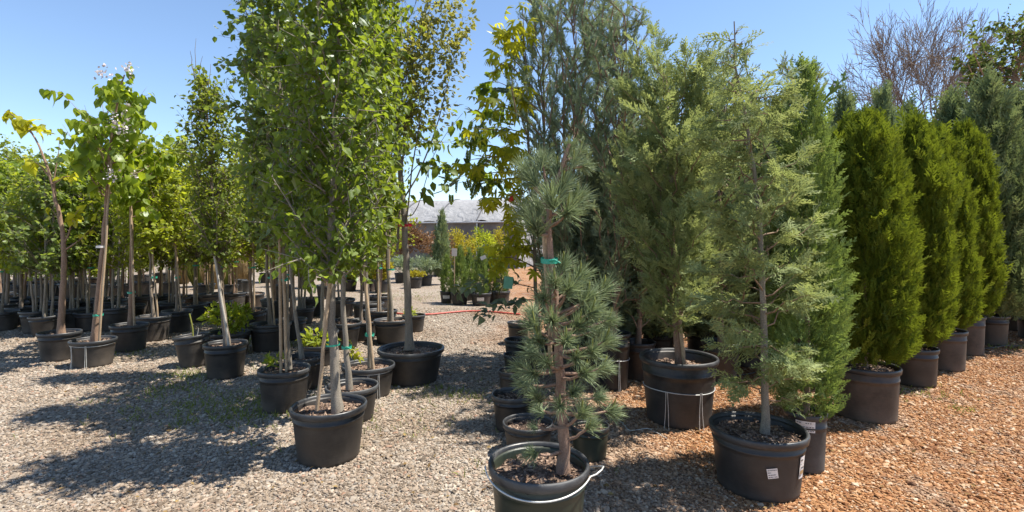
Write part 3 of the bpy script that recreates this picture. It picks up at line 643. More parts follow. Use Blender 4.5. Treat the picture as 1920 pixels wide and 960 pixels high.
cr = finish_tree(t, res, L_HEART, 'catalpa', 'bark_brown', 300, lm=HL)
stake(t, at(186, 642, d - .04) - b0, at(208, 300, d) - b0, .013)
tie(t, at(190, 462, d) - b0, .045, 'paper', .012, False); tie(t, at(184, 590, d) - b0, .045)
for i, q in enumerate([(194, 140), (241, 128), (214, 228), (232, 244), (236, 210), (210, 325)]): blossom(cr, at(q[0], q[1], d - .25) - b0, 30, .028, i)
t, b0, d, r, h = potted('potted_tree', 'sparse big-leaved tree with forked leader stretching to upper left, leftmost of the front pots', 'potted tree', 112, 622, 66, 680, G_L, drop=.05)
tr = px_path(b0, d, [(114, 630), (117, 560), (121, 500), (118, 430), (108, 390), (98, 345), (84, 300), (66, 260), (50, 234)], 28)
res = broadleaf(tr, .040, 2.9, 3.05, [(0, .15), (1, .12)], 5, (20, 50), 2, 3, .085, L_HEART, .6, (.06, .14), 19)
cr = finish_tree(t, res, L_HEART, 'chestnut', 'bark_brown', 26, lm=leaf_meshes(L_HEART, 'chestnut', 4))
for k, (pts, nl) in enumerate([([(60, 250), (40, 228), (22, 214), (8, 208)], 16), ([(104, 370), (100, 330), (108, 300), (112, 258)], 3), ([(116, 430), (104, 400), (94, 388)], 3), ([(119, 460), (132, 430), (140, 400), (152, 390)], 14), ([(92, 330), (70, 305), (50, 298)], 10), ([(120, 470), (150, 450), (172, 432), (178, 420)], 12), ([(100, 345), (122, 330), (140, 332)], 9)]):
    o, P = limb(t, b0, d, pts, .012, .002, 'bark_brown', 10); foliage_along(o, P, nl, .082, L_HEART, 'chestnut', .07, .7, 80 + k, .45, singles=True)
t, b0, d, r, h = potted('potted_tree', 'big-leaved tree with dense low drooping leaves, right of the blossoming one', 'potted tree', 243, 608, 62, 662, G_L, drop=.05)
tr = px_path(b0, d, [(244, 618), (246, 540), (247, 440), (246, 360), (244, 260), (250, 180)], 24)
res = broadleaf(tr, .032, 1.9, 3.3, [(0, .36), (.4, .48), (.8, .4), (1, .2)], 21, (20, 55), 4, 5, .105, L_HEART, 1.5, (.08, .24), 20)
cr = finish_tree(t, res, L_HEART, 'catalpa', 'bark_brown', 260, lm=HL)
stake(t, at(252, 616, d - .03) - b0, at(245, 380, d - .03) - b0, .014); tie(t, at(246, 548, d) - b0, .04)
for i, q in enumerate([(262, 280), (250, 330)]): blossom(cr, at(q[0], q[1], d - .3) - b0, 26, .028, 10 + i)
for px, ry, wd, by, lab, sp, tpl, seed, top in [(288, 592, 58, 642, 'bright leafy tree with crossed stakes, pot right of the dense big-leaved tree', 'linden', L_ROUND, 31, 285),
                                      (332, 582, 52, 626, 'light green tree with paired slim stakes beside the tilted empty pot', 'linden', L_OVATE, 32, 262),
                                      (507, 606, 74, 662, 'tall pale-leaved multi-stem tree left of the twin-stake tree', 'aspen', L_ROUND, 33, 40)]:
    t, b0, d, r, h = potted('potted_tree', lab, 'potted tree', px, ry, wd, by, G_L)
    lean = rng.uniform(-6, 6); z1 = CH + (HZ - top) * d / F
    tr = px_path(b0, d, [(px, ry + 6), (px - 2 + lean, 540), (px - 4 + lean, 440), (px + lean, top)], 24)
    res = broadleaf(tr, .024, 1.45, z1, [(0, .3), (.3, .46), (.7, .4), (1, .15)], 62 if top > 100 else 84, (30, 62), 8, 6, .058, tpl, .5, (.1, .28), seed, spur=20)
    finish_tree(t, res, tpl, sp, 'bark')
    stake(t, at(px + 8, ry + 8, d - .05) - b0, at(px - 4, 445, d - .04) - b0, .013); tie(t, at(px + 1, 520, d) - b0, .035)

# ------------------------------------------------------------------ rows of pots behind, copies of a few trees
def proto(seed, sp, tpl, stems, h0, h1, prof, nb, lsize, bark, elev=(30, 62)):
    ms = []
    for k in range(stems):
        a = k * 2.1 + seed; o = np.array([math.cos(a), math.sin(a), 0]) * (.05 if stems > 1 else 0.01)
        lean = rng.normal(size=2) * .05
        path = smooth_path([o + [0, 0, .22], o * 1.3 + [lean[0] * .3, lean[1] * .3, .8], o * 1.8 + [lean[0], lean[1], 1.6], o * 2 + [lean[0], lean[1] * 1.5, h1]], 16, .006)
        res = broadleaf(path, .020 if stems > 1 else .026, h0, h1, prof, nb // stems, elev, 7, 6, lsize, tpl, .45, (.12, .3), seed * 7 + k)
        ms.append(res)
    tm = [r_[0].mesh('trunk', M[bark], True) for r_ in ms]; bm = [r_[1].mesh('branches', M[bark], True) for r_ in ms]
    cm = []
    for r_ in ms:
        mb = MB(); pos, dr, nm, sz, ti = r_[2]; scatter(mb, tpl, pos, dr, nm, sz, ti); cm.append(mb.mesh('crown', M[sp]))
    return tm, bm, cm
PF = [(0, .36), (.25, .60), (.6, .58), (.85, .38), (1, .12)]
PROTO = [proto(1, 'fargreen', L_OVATE, 1, 1.15, 2.9, PF, 66, .058, 'bark'),
         proto(2, 'aspen', L_ROUND, 3, 1.05, 2.8, PF, 72, .056, 'bark_grey'),
         proto(3, 'linden', L_ROUND, 1, 1.25, 3.0, PF, 64, .058, 'bark_brown'),
         proto(4, 'oak', L_OVATE, 1, 1.1, 2.7, PF, 68, .054, 'bark'),
         proto(5, 'catalpa', L_OVATE, 2, 1.2, 2.9, PF, 54, .075, 'bark_grey'),
         proto(6, 'linden', L_OVATE, 3, 1.1, 2.6, PF, 60, .060, 'bark_grey'),
         proto(7, 'pear', L_OVATE, 1, 2.55, 4.3, PF, 40, .064, 'bark_grey')]
POTM = [pot_meshes(.24, .34, k, dr, tp, 28) for k, dr, tp in (('pot', .05, .8), ('pot_brown', .04, .82), ('pot', .06, .76), ('pot_grey', .05, .84))]
b = MB(); tube(b, smooth_path([(.05, .02, .25), (.03, .0, 1.9)], 6, .002), .014, 8, rough=.02); STAKE_M = b.mesh('stake', M['wood'], True)
b = MB(); a_ = np.linspace(0, 2 * PI, 17); pr_ = np.stack([.02 + .055 * np.cos(a_), .045 * np.sin(a_), 1.0 + 0 * a_], 1); i_ = np.arange(16); b.add(np.concatenate([pr_, pr_ + [0, 0, .022]]), np.stack([i_, i_ + 1, i_ + 18, i_ + 17], 1)); TIE_M = b.mesh('tie', M['tie'], True)
ROWS = {  # (x, base row, proto, pot, scale, stake)
 'second row': [(2, 622, 4, 0, 1.0, 1), (14, 607, 3, 1, 1.12, 1), (40, 612, 0, 0, 1.0, 1), (70, 626, 5, 0, .98, 0), (90, 632, 1, 0, 1.0, 0), (138, 620, 1, 0, 1.0, 0), (172, 622, 4, 0, 1.02, 1), (218, 622, 5, 2, .95, 0), (365, 606, 0, 0, .98, 1), (470, 628, 2, 0, 1.0, 1), (545, 640, 2, 0, 1.0, 1), (600, 672, 4, 0, .95, 1), (642, 655, 0, 0, 1.0, 1), (678, 640, 3, 0, 1.0, 0), (735, 646, 6, 0, 1.1, 1), (712, 630, 6, 0, 1.0, 1)],
 'third row': [(0, 576, 2, 0, 1.0, 0), (8, 588, 0, 3, 1.0, 0), (44, 600, 2, 0, 1.0, 0), (212, 602, 2, 0, 1.0, 0), (246, 604, 3, 0, 1.0, 0), (322, 600, 3, 0, .98, 1), (414, 600, 0, 0, .95, 1), (28, 592, 3, 0, 1.0, 0), (60, 594, 1, 1, 1.0, 0), (96, 596, 3, 2, 1.0, 1), (118, 600, 0, 0, 1.0, 0), (155, 594, 3, 0, 1.0, 1), (196, 596, 1, 1, 1.0, 0), (228, 594, 2, 1, .95, 1), (262, 590, 0, 0, 1.0, 1), (300, 584, 2, 3, 1.0, 1), (345, 586, 2, 1, 1.0, 1), (395, 584, 5, 0, 1.0, 1), (440, 582, 2, 0, 1.0, 1), (474, 578, 5, 1, 1.0, 0), (515, 606, 2, 0, 1.0, 1), (565, 610, 5, 0, 1.05, 0), (584, 594, 2, 3, 1.0, 1), (640, 596, 4, 0, 1.0, 0), (690, 612, 0, 0, 1.05, 0), (712, 592, 2, 0, 1.0, 1)],
 'back row': [(5, 556, 0, 0, 1.0, 0), (34, 560, 1, 3, 1.0, 0), (58, 554, 3, 0, 1.0, 0), (82, 562, 4, 0, 1.0, 0), (108, 556, 0, 0, 1.0, 0), (134, 562, 1, 2, 1.0, 0), (160, 556, 3, 1, 1.0, 0), (186, 562, 0, 0, 1.0, 0), (214, 558, 5, 0, 1.0, 0), (240, 556, 3, 3, 1.0, 1), (270, 556, 2, 1, 1.0, 0), (316, 554, 5, 1, .95, 1), (385, 556, 2, 0, .95, 1), (432, 560, 2, 0, .95, 1), (530, 562, 5, 0, 1.0, 0), (612, 562, 2, 0, 1.0, 1)],
}
ORD = ['first', 'second', 'third', 'fourth', 'fifth', 'sixth', 'seventh', 'eighth', 'ninth', 'tenth', 'eleventh', 'twelfth', 'thirteenth', 'fourteenth', 'fifteenth', 'sixteenth', 'seventeenth', 'eighteenth', 'nineteenth', 'twentieth', 'twenty-first', 'twenty-second', 'twenty-third', 'twenty-fourth', 'twenty-fifth', 'twenty-sixth', 'twenty-seventh', 'twenty-eighth']
KIND = ['dull green', 'pale triple-stemmed', 'bright green', 'dark green', 'large-leaved twin-stemmed', 'light green triple-stemmed', 'tall bare-trunked']
for row, lst in ROWS.items():
    for i, (px, by, pk, pm, s, stk) in enumerate(sorted(lst)):
        d = ground_depth(by) * 1.02; base = ((px - 960) / F * d, d, 0)
        lab = f'{KIND[pk]} young tree in the {row} of pots, {ORD[i]} from the left edge'
        t = thing('potted_tree', lab, 'potted tree', base, 'rows of potted trees behind the front pots', rng.uniform(0, 2 * PI), s * rng.uniform(.95, 1.06))
        ps = (rng.uniform(.94, 1.08),) * 2 + (rng.uniform(.82, 1.14),); pr_ = (rng.normal() * .025, rng.normal() * .025, 0)
        p = link('pot', POTM[pm][0], t, (0, 0, .004), pr_, ps); link('rim', POTM[pm][1], p); link('soil', POTM[pm][2], t, (0, 0, .004), pr_, ps)
        tm, bm, cm = PROTO[pk]
        for q in range(len(tm)):
            o = link('trunk', tm[q], t); link('branches', bm[q], o, kind='stuff'); link('crown', cm[q], t, kind='stuff')
        if stk: link('stake', STAKE_M, t); link('tie', TIE_M, t)
t, b0, d, r, h = potted('potted_plant', 'black pot with a small weed, right behind the widest pot', 'potted plant', 776, 590, 44, 624)
bush(t, (-.05, 0, h + .02), (.16, .16, .10), 60, .06, L_LONG, 'linden', 24, 5)
t, b0, d, r, h = potted('potted_plant', 'round pot with a low leafy green herb behind the foremost tree', 'potted plant', 598, 645, 66, 690)
bush(t, (0, 0, h + .06), (.24, .24, .14), 150, .075, L_LONG, 'linden', 23, 5)
# ------------------------------------------------------------------ conifers
def boughs(trunk, h0, h1, prof, nb, elev, nsp, ssize, tpls, seed, curve=0.0, droop=0.0, spread=.10, flat=.5, twigr=.006, up=0.0, s0=.12, sidew=.9):
    R = np.random.default_rng(seed); bb = MB(); mb = MB(); pu = [p[0] for p in prof]; pr = [p[1] for p in prof]; zz = trunk[:, 2]
    for i in range(nb):
        u = (i + R.uniform(0, 1)) / nb; zs = h0 + (h1 - h0) * u; az = i * 2.399 + R.uniform(-.5, .5); L_ = np.interp(u, pu, pr) * R.uniform(.6, 1.12)
        e = math.radians(R.uniform(*elev)); st = along(trunk, min(zs, zz[-1])); s = np.linspace(0, 1, 7); hz = np.array([math.cos(az), math.sin(az), 0])
        ang = e + curve * s; dl = L_ / 6; step = hz * np.cos(ang)[:, None] * dl + np.array([0, 0, 1.0]) * np.sin(ang)[:, None] * dl
        pts = st + np.concatenate([[np.zeros(3)], np.cumsum(step[:-1], 0)]); pts[1:] += R.normal(size=(6, 3)) * .012
        pts[:, 2] -= droop * L_ * s ** 2
        tube(bb, pts, np.linspace(twigr * (.5 + L_), .0015, 7), 5, cap=False)
        n = max(3, int(nsp * (L_ / max(pr)))); q = R.uniform(s0, 1, n) ** .8 * 6; i0 = np.minimum(q.astype(int), 5); p = pts[i0] + (pts[i0 + 1] - pts[i0]) * (q - i0)[:, None]
        bd = unit(pts[i0 + 1] - pts[i0]); sd_ = unit(np.cross(bd, np.array([0, 0, 1.0]))); sg = R.choice([-1, 1], (n, 1))
        D = bd * .75 + sd_ * sg * R.uniform(.1, sidew, (n, 1)) + R.normal(size=(n, 3)) * .22 + np.array([0, 0, up]); pos = p + unit(D) * R.uniform(0, spread, (n, 1))
        NN = np.array([0, 0, 1.0]) * flat + R.normal(size=(n, 3)) * .5 + 0.001
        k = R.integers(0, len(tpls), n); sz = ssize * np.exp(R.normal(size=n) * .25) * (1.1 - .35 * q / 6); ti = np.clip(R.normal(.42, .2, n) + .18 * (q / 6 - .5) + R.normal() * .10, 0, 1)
        for m_ in range(len(tpls)):
            w_ = k == m_; scatter(mb, tpls[m_], pos[w_], D[w_], NN[w_], sz[w_], ti[w_])
    return bb, mb
def column(h0, h1, prof, n, ssize, tpls, seed, up=.9, outw=.6, lump=.12, inner=.45):
    """dense upright conifer: sprays filling the outer half of a lumpy envelope"""
    R = np.random.default_rng(seed); mb = MB(); pu = [p[0] for p in prof]; pr = [p[1] for p in prof]
    u = R.uniform(0, 1, n * 2); acc = R.uniform(0, max(pr), n * 2) < np.interp(u, pu, pr) + .12 * max(pr); u = u[acc][:n]; n = len(u); az = R.uniform(0, 2 * PI, n)
    ph = R.uniform(0, 6, 6); bump = 1 + lump * (np.sin(3 * az + ph[0] + 5 * u) + .7 * np.sin(5 * az + ph[1] - 9 * u) + .8 * np.sin(2 * az + ph[2] + 17 * u) + .6 * np.sin(7 * az + ph[3] + 31 * u)) * .6
    rr = np.interp(u, pu, pr) * bump * (inner + (1 - inner) * R.uniform(0, 1, n) ** .55)
    pos = np.stack([rr * np.cos(az), rr * np.sin(az), h0 + (h1 - h0) * u], 1); hz = np.stack([np.cos(az), np.sin(az), 0 * az], 1)
    D = hz * outw * (1.15 - u)[:, None] + np.array([0, 0, up]) + R.normal(size=(n, 3)) * .3
    tang = np.cross(hz, np.array([0, 0, 1.0])); NN = tang * R.normal(size=(n, 1)) + hz * R.normal(size=(n, 1)) * .8 + R.normal(size=(n, 3)) * .3
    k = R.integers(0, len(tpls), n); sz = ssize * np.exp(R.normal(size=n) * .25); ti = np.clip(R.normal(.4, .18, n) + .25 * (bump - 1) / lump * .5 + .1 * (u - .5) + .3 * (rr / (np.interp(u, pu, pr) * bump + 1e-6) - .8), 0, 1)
    for m_ in range(len(tpls)):
        w_ = k == m_; scatter(mb, tpls[m_], pos[w_], D[w_], NN[w_], sz[w_], ti[w_])
    return mb
def trunk_part(t, path, r0, key, r1=.15, rough=.05):
    b = MB(); z = path[:, 2]; rad = r0 * np.clip(1 - (1 - r1) * (z - z[0]) / (z[-1] - z[0]), r1, 1); rad[0] *= 1.3; rad[1] *= 1.08
    tube(b, path, rad, 10, rough=rough); return link('trunk', b.mesh('trunk', M[key], True), t)
def sticker(pot, r, h, taper, ang, z, s=(.09, .075), lines=4, roll=.1, stripe=None, name='sticker'):
    """curved paper label hugging the pot wall, with its own rows of print"""
    R0 = r * taper + (r * .945 - r * taper) * z / h; sl = math.atan2(r * .945 - r * taper, h)
    def patch(u0, u1, v0, v1, off):
        V = []; n = 6
        for i in range(n + 1):
            for v in (v0, v1):
                uu = u0 + (u1 - u0) * i / n; x = uu * math.cos(roll) - v * math.sin(roll); y = uu * math.sin(roll) + v * math.cos(roll)
                a = ang + x / R0; rr = R0 * 1.01 + y * math.tan(sl) + off; V.append([rr * math.cos(a), rr * math.sin(a), z + y])
        return V, [[2 * i, 2 * i + 2, 2 * i + 3, 2 * i + 1] for i in range(n)]
    b = MB(); b.add(*patch(-s[0] / 2, s[0] / 2, -s[1] / 2, s[1] / 2, .002)); o = link(name, b.mesh(name, M['paper']), pot)
    R = np.random.default_rng(int(ang * 100) % 97 + 3)
    b = MB()
    for i in range(lines):
        v = s[1] * (.34 - .7 * i / max(lines - 1, 1)); x0 = -s[0] * .42
        while x0 < s[0] * .38:
            ww = R.uniform(.05, .16) * s[0]
            if R.uniform() < .75: b.add(*patch(x0, min(x0 + ww, s[0] * .44), v - s[1] * .035, v + s[1] * .035, .0035))
            x0 += ww + s[0] * .04
    link('print', b.mesh('print', M['ink']), o, kind='stuff')
    if stripe:
        b = MB(); b.add(*patch(-s[0] * .4, s[0] * .4, stripe[0] * s[1], stripe[1] * s[1], .004)); link('print_band', b.mesh('print_band', M['inkbrown']), o)
    return o

# foremost cypress
t, b0, d, r, h = potted('potted_conifer', 'feathery grey-green cypress with bare pale trunk in the big black pot with a price sticker', 'conifer', 1420, 800, 173, 946, None, 'pot_grey', drop=.055, taper=.82)
pot_o = [c for c in t.children if c.name.startswith('pot')][0]
tr = px_path(b0, d, [(1434, 812), (1434, 700), (1431, 560), (1426, 450), (1416, 340), (1402, 240), (1384, 150), (1372, 70), (1378, 40)], 30, .003)
trunk_part(t, tr, .024, 'bark_grey')
bb, mb = boughs(tr, .50, 2.78, [(0, .26), (.10, .36), (.28, .42), (.5, .39), (.75, .28), (.9, .17), (.97, .08), (1, .05)], 66, (-8, 40), 33, .14, S_CYP, 51, .42, .12, .045, .8, .007)
link('boughs', bb.mesh('boughs', M['bark_brown'], True), t, kind='stuff'); link('crown', mb.mesh('crown', M['cypress']), t, kind='stuff')
sticker(pot_o, r, h, .82, math.radians(-90 + 16 - 24), h * .52, (.056, .058), 4, .18)
sticker(pot_o, r, h, .82, math.radians(-90 - 24 + 62), h * .56, (.05, .13), 5, 0, (-.3, -.12), 'barcode_label')
# green juniper behind it
t, b0, d, r, h = potted('potted_conifer', 'fresh green juniper in slim tall pot, tucked right behind the foremost cypress', 'conifer', 1510, 770, 74, 890, None, 'pot_grey', drop=.04, taper=.84)
pot_o = [c for c in t.children if c.name.startswith('pot')][0]
tr = smooth_path([(0, 0, h - .05), (.02, 0, 1.2), (-.02, .02, 2.4)], 14); trunk_part(t, tr, .018, 'bark_brown')
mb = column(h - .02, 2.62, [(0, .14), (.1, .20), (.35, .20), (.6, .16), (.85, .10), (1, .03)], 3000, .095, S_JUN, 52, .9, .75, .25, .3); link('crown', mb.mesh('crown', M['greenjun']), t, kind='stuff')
sticker(pot_o, r, h, .84, math.radians(-90 - 30), h * .82, (.11, .07), 3, 0)
# broad juniper in banded pot
t, b0, d, r, h = potted('potted_conifer', 'broad wispy juniper on short twin trunk in wire-banded black pot', 'conifer', 1272, 668, 142, 808, None, 'pot', drop=.09, taper=.80, wire=(.55, ((-1.25, .05), (-2.2, .04))))
tr = px_path(b0, d, [(1276, 690), (1268, 590), (1262, 450), (1258, 300), (1262, 180)], 20); trunk_part(t, tr, .036, 'bark_red')
tube_b = MB(); P = px_path(b0, d, [(1284, 690, -.05), (1276, 600, -.04), (1268, 560)], 8); tube(tube_b, P, .016, 8); link('stake', tube_b.mesh('stake', M['wood'], True), t)
bb, mb = boughs(tr, .68, 2.75, [(0, .42), (.2, .62), (.45, .72), (.8, .62), (1, .5)], 100, (10, 62), 56, .145, S_JUN + S_CYP[:1], 53, .45, .03, .10, .3, .007, .25)
link('boughs', bb.mesh('boughs', M['bark_brown'], True), t, kind='stuff'); link('crown', mb.mesh('crown', M['cypress']), t, kind='stuff')
# plume junipers
def plume(label, px, ry, wd, by, top_px, top_y, key, seed, spreadr, nb=46, wire=None, potkey='pot', lean=0):
    t, b0, d, r, h = potted('potted_conifer', label, 'conifer', px, ry, wd, by, None, potkey, drop=.09, taper=.76, wire=wire)
    top = at(top_px, top_y, d) - b0; z1 = top[2]
    tr = smooth_path([(0, 0, h - .08), (top[0] * .3, 0, z1 * .3), (top[0] * .7, 0, z1 * .65), (top[0], .0, z1 * .98)], 20); trunk_part(t, tr, .03, 'bark_red', .1)
    pk = seed % 3
    if pk not in PLUME:
        ut = smooth_path([(0, 0, 0), (.02, 0, .33), (-.02, .02, .66), (0, 0, 1)], 20, .003)
        bb, mb = boughs(ut, .0, .86, [(0, .26), (.15, .36), (.45, .36), (.8, .27), (1, .15)], 46, (54, 82), 126, .025, S_JUN, seed, .12, 0, .012, .1, .0030, .25, .10, .75)
        PLUME[pk] = (bb.mesh('boughs', M['bark_brown'], True), mb.mesh('crown', M[key]))
    H = z1 - h; q = spreadr / .62 * 3.6
    mtx = (q, q, H); rz = seed * 1.7
    sh = top[0] / H
    for nm, me in zip(('boughs', 'crown'), PLUME[pk]):
        o = link(nm, me, t, (0, 0, h), kind='stuff'); o.matrix_basis = Matrix(((1, 0, sh, 0), (0, 1, 0, 0), (0, 0, 1, h), (0, 0, 0, 1))) @ Matrix.Rotation(rz, 4, 'Z') @ Matrix.Diagonal((q, q, H, 1))
        if nm == 'crown': o.material_slots[0].link = 'OBJECT'; o.material_slots[0].material = M[key]
    return t
PLUME = {}
plume('tall blue-green plume juniper rising behind the pine', 1072, 640, 64, 712, 1050, -60, 'skyrocket', 54, .72, 66)
plume('blue-green plume juniper filling in behind the yellow-green tree', 1030, 630, 60, 690, 1016, -50, 'skyrocket', 60, .62, 50)
plume('upswept blue-green juniper between the pine and the wired deep pot', 1112, 620, 60, 678, 1120, -20, 'skyrocket', 62, .66, 50)
plume('tall wispy juniper in deep black pot with white wire, right of the pine', 1150, 612, 66, 735, 1178, -20, 'skyrocket', 55, .72, 66, (.55, ((-1.4, .03),)))
t = plume('grey-green juniper in a shaded dark pot between the two banded pots', 1196, 640, 66, 716, 1215, 120, 'juniper', 56, .66, 54, None, 'pot_brown')
plume('wispy grey-green juniper showing between the broad juniper and the cypress', 1352, 640, 70, 720, 1345, 120, 'juniper', 57, .7, 60)
plume('tall juniper standing just left behind the bright thujas', 1500, 640, 66, 700, 1505, 100, 'cypress', 58, .6, 60)

# thujas in a receding line
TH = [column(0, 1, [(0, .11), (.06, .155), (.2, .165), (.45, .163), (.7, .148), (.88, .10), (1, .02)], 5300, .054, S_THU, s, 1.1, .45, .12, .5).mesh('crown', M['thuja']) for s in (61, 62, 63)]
def thuja(label, px, ry, wd, by, top, k, wide=1.0, potkey='pot_brown'):
    t, b0, d, r, h = potted('potted_conifer', label, 'conifer', px, ry, wd, by, 'bright thujas lined up on the right', potkey, drop=.04, taper=.88)
    tr = smooth_path([(0, 0, h - .05), (0, .01, 1.0), (0, 0, (CH + (HZ - top) * d / F) * .92)], 10); trunk_part(t, tr, .02, 'bark_brown')
    z1 = CH + (HZ - top) * d / F; H = z1 - h - .0; link('crown', TH[k], t, (0, 0, h + .01), (rng.normal() * .02, rng.normal() * .02, k * 2.0 + px), (H * wide, H * wide, H), 'stuff')
    return t
thuja('largest bright green thuja at the near end of the line', 1622, 684, 112, 796, 228, 0, .92)
thuja('second thuja in the line, half hidden by the nearest one', 1712, 650, 78, 728, 236, 1, .80)
thuja('third thuja from the near end, dusty brown pot', 1768, 618, 72, 698, 252, 2, .80)
thuja('slim thuja in smooth brown pot, fourth from the near end', 1812, 592, 56, 668, 244, 0, .78)
thuja('thuja behind the near end of the line, standing in shade', 1588, 640, 80, 712, 240, 2, .9)
def greycol(label, px, ry, wd, by, top, key, seed, wide=.16, n=4200, ss=.062, potkey='pot_brown', name='potted_conifer'):
    t, b0, d, r, h = potted(name, label, 'conifer', px, ry, wd, by, None, potkey, drop=.04, taper=.86)
    z1 = CH + (HZ - top) * d / F; H = z1 - h + .06
    tr = smooth_path([(0, 0, h - .05), (0, .01, 1.0), (0, 0, z1 * .9)], 10); trunk_part(t, tr, .02, 'bark_brown')
    pk = seed % 3
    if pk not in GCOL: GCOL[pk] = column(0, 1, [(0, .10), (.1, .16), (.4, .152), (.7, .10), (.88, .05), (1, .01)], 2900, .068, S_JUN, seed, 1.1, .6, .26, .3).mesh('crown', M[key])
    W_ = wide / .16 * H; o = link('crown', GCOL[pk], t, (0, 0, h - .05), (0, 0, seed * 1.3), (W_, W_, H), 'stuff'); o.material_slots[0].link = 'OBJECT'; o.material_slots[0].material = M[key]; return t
GCOL = {}
greycol('tall grey-green juniper after the last thuja, scratched brown pot', 1852, 590, 62, 650, 165, 'greyjun', 64, .17)
greycol('olive grey juniper at the right edge, last in the line', 1900, 575, 60, 622, 190, 'greyjun', 65, .19)
greycol('juniper at the far right edge of the picture, nearly cut off', 1946, 590, 60, 640, 170, 'greyjun', 66, .17)
greycol('dark pointed juniper rising left behind the thujas', 1584, 620, 60, 668, 190, 'juniper', 67, .13)
greycol('dark pointed juniper rising behind the second thuja', 1655, 610, 60, 655, 183, 'juniper', 68, .13)
greycol('feathery juniper top between the second and third thujas', 1700, 600, 60, 640, 215, 'greyjun', 69, .15)
greycol('green juniper top over the slim thuja', 1790, 590, 56, 632, 190, 'greyjun', 70, .17)
greycol('blue-green bushy juniper low behind the pine trunk', 1108, 640, 66, 702, 330, 'skyrocket', 72, .26)
greycol('dark bushy juniper behind the deep black pot with white wire', 1172, 620, 60, 676, 250, 'juniper', 73, .24)
greycol('shaded bushy juniper left of the broad wispy one', 1235, 620, 60, 680, 240, 'juniper', 74, .24)
greycol('bushy juniper in deep shade behind the banded pot of the broad juniper', 1318, 620, 60, 676, 230, 'juniper', 75, .24)
greycol('dense juniper behind the pale cypress trunk', 1400, 630, 60, 690, 220, 'juniper', 76, .22)
greycol('dense juniper between the cypress and its green neighbour', 1460, 620, 60, 676, 210, 'greyjun', 77, .22)
greycol('grey juniper filling the gap left of the thujas', 1545, 640, 60, 690, 260, 'greyjun', 71, .15)

# ------------------------------------------------------------------ the pine in the nearest bucket
t, b0, d, r, h = potted('potted_pine', 'small long-needled pine with bare lower trunk in the nearest greenish bucket', 'pine', 1010, 866, 190, 1000, None, 'pot_green', drop=.06, taper=.80, d=2.5)
pot_o = [c for c in t.children if c.name.startswith('pot')][0]
tr = px_path(b0, d, [(1056, 885, 0), (1056, 820), (1050, 720), (1045, 640), (1040, 560), (1032, 480), (1026, 420), (1036, 360), (1060, 300), (1068, 270)], 30, .002); trunk_part(t, tr, .029, 'bark_red', .3, .07)
stake(t, at(1034, 690, d + .06) - b0, at(1020, 440, d + .03) - b0, .011, 'wood'); tie(t, at(1030, 488, d) - b0, .034)
tie(t, at(1052, 795, d) - b0, .034, 'bark_far', .006, False)
b = MB(); a = np.linspace(PI * 1.02, PI * 1.86, 28); z_ = h - .012 - .055 * np.sin((a - PI) * 1.1); Rw = r * 1.012 - (h - z_) * .12 + .012
Pw = np.stack([Rw * np.cos(a), Rw * np.sin(a), z_], 1); e_ = Pw[-1]
Pw = np.concatenate([Pw, e_ + np.array([[.03, .0, .012], [.06, .03, .02], [.075, .07, .016], [.06, .11, .0], [.02, .13, -.01]])])
tube(b, Pw, .0042, 6); link('wire_handle', b.mesh('wire_handle', M['wire'], True), pot_o)
def tuft_meshes():
    out = []
    for k in range(4):
        R = np.random.default_rng(200 + k); mb = MB(); n = 190
        s = R.uniform(-.55, .15, n); th = R.uniform(.25, 1.15, n) * (1 - .25 * (s > 0)); az = R.uniform(0, 2 * PI, n)
        D = np.stack([np.sin(th) * np.cos(az), np.cos(th), np.sin(th) * np.sin(az)], 1); P = np.stack([0 * s, s, 0 * s], 1) * .8
        D[:, 2] -= .12; NN = R.normal(size=(n, 3))
        nd = (np.array([[-.016, 0, 0], [.016, 0, 0], [.014, .6, .01], [0, 1, -.02], [-.014, .6, .01]]), None)
        V = nd[0]; Q = np.array([[0, 1, 2, 4]]); Tt = np.array([[4, 2, 3]])
        # quads and tips share one scatter each
        scatter(mb, (V[[0, 1, 2, 4]], np.array([[0, 1, 2, 3]])), P, D, NN, R.uniform(.75, 1.1, n), np.clip(R.normal(.45, .25, n), 0, 1)); nn = NN
        scatter(mb, (V[[4, 2, 3]], np.array([[0, 1, 2]])), P, D, NN, R.uniform(.75, 1.1, n), np.clip(R.normal(.5, .25, n), 0, 1))
        me = mb.mesh('needle_tuft', M['pine'])
        cb = MB(); tube(cb, [(0, .05, 0), (.0, .25, .02), (.01, .5, .05), (.01, .62, .09)], [.035, .045, .04, .012], 6, rough=.1); cm = cb.mesh('candle', M['candle'], True)
        out.append((me, cm))
    return out
TUFT = tuft_meshes()
def tuft(t, p, root, size, k, candle=True, pd=None):
    """one needle tuft on its own little branch"""
    p = np.asarray(p); root = np.asarray(root); dv = unit(p - root) if pd is None else unit(np.asarray(pd, float))
    b = MB(); P = smooth_path([root, (root + p) / 2 - [0, 0, .02], p], 6, .003); tube(b, P, np.linspace(.010, .005, 6), 6, rough=.06); br = link('branch', b.mesh('branch', M['bark_red'], True), t)
    q = Vector(dv).to_track_quat('Y', 'Z'); o = link('needle_tuft', TUFT[k][0], br, p, q.to_euler(), (size,) * 3)
    if candle: link('candle', TUFT[k][1], br, p, Vector(unit(dv * .5 + np.array([0, 0, .8]))).to_track_quat('Y', 'Z').to_euler(), (size * 1.05, size * 1.2, size * 1.05))
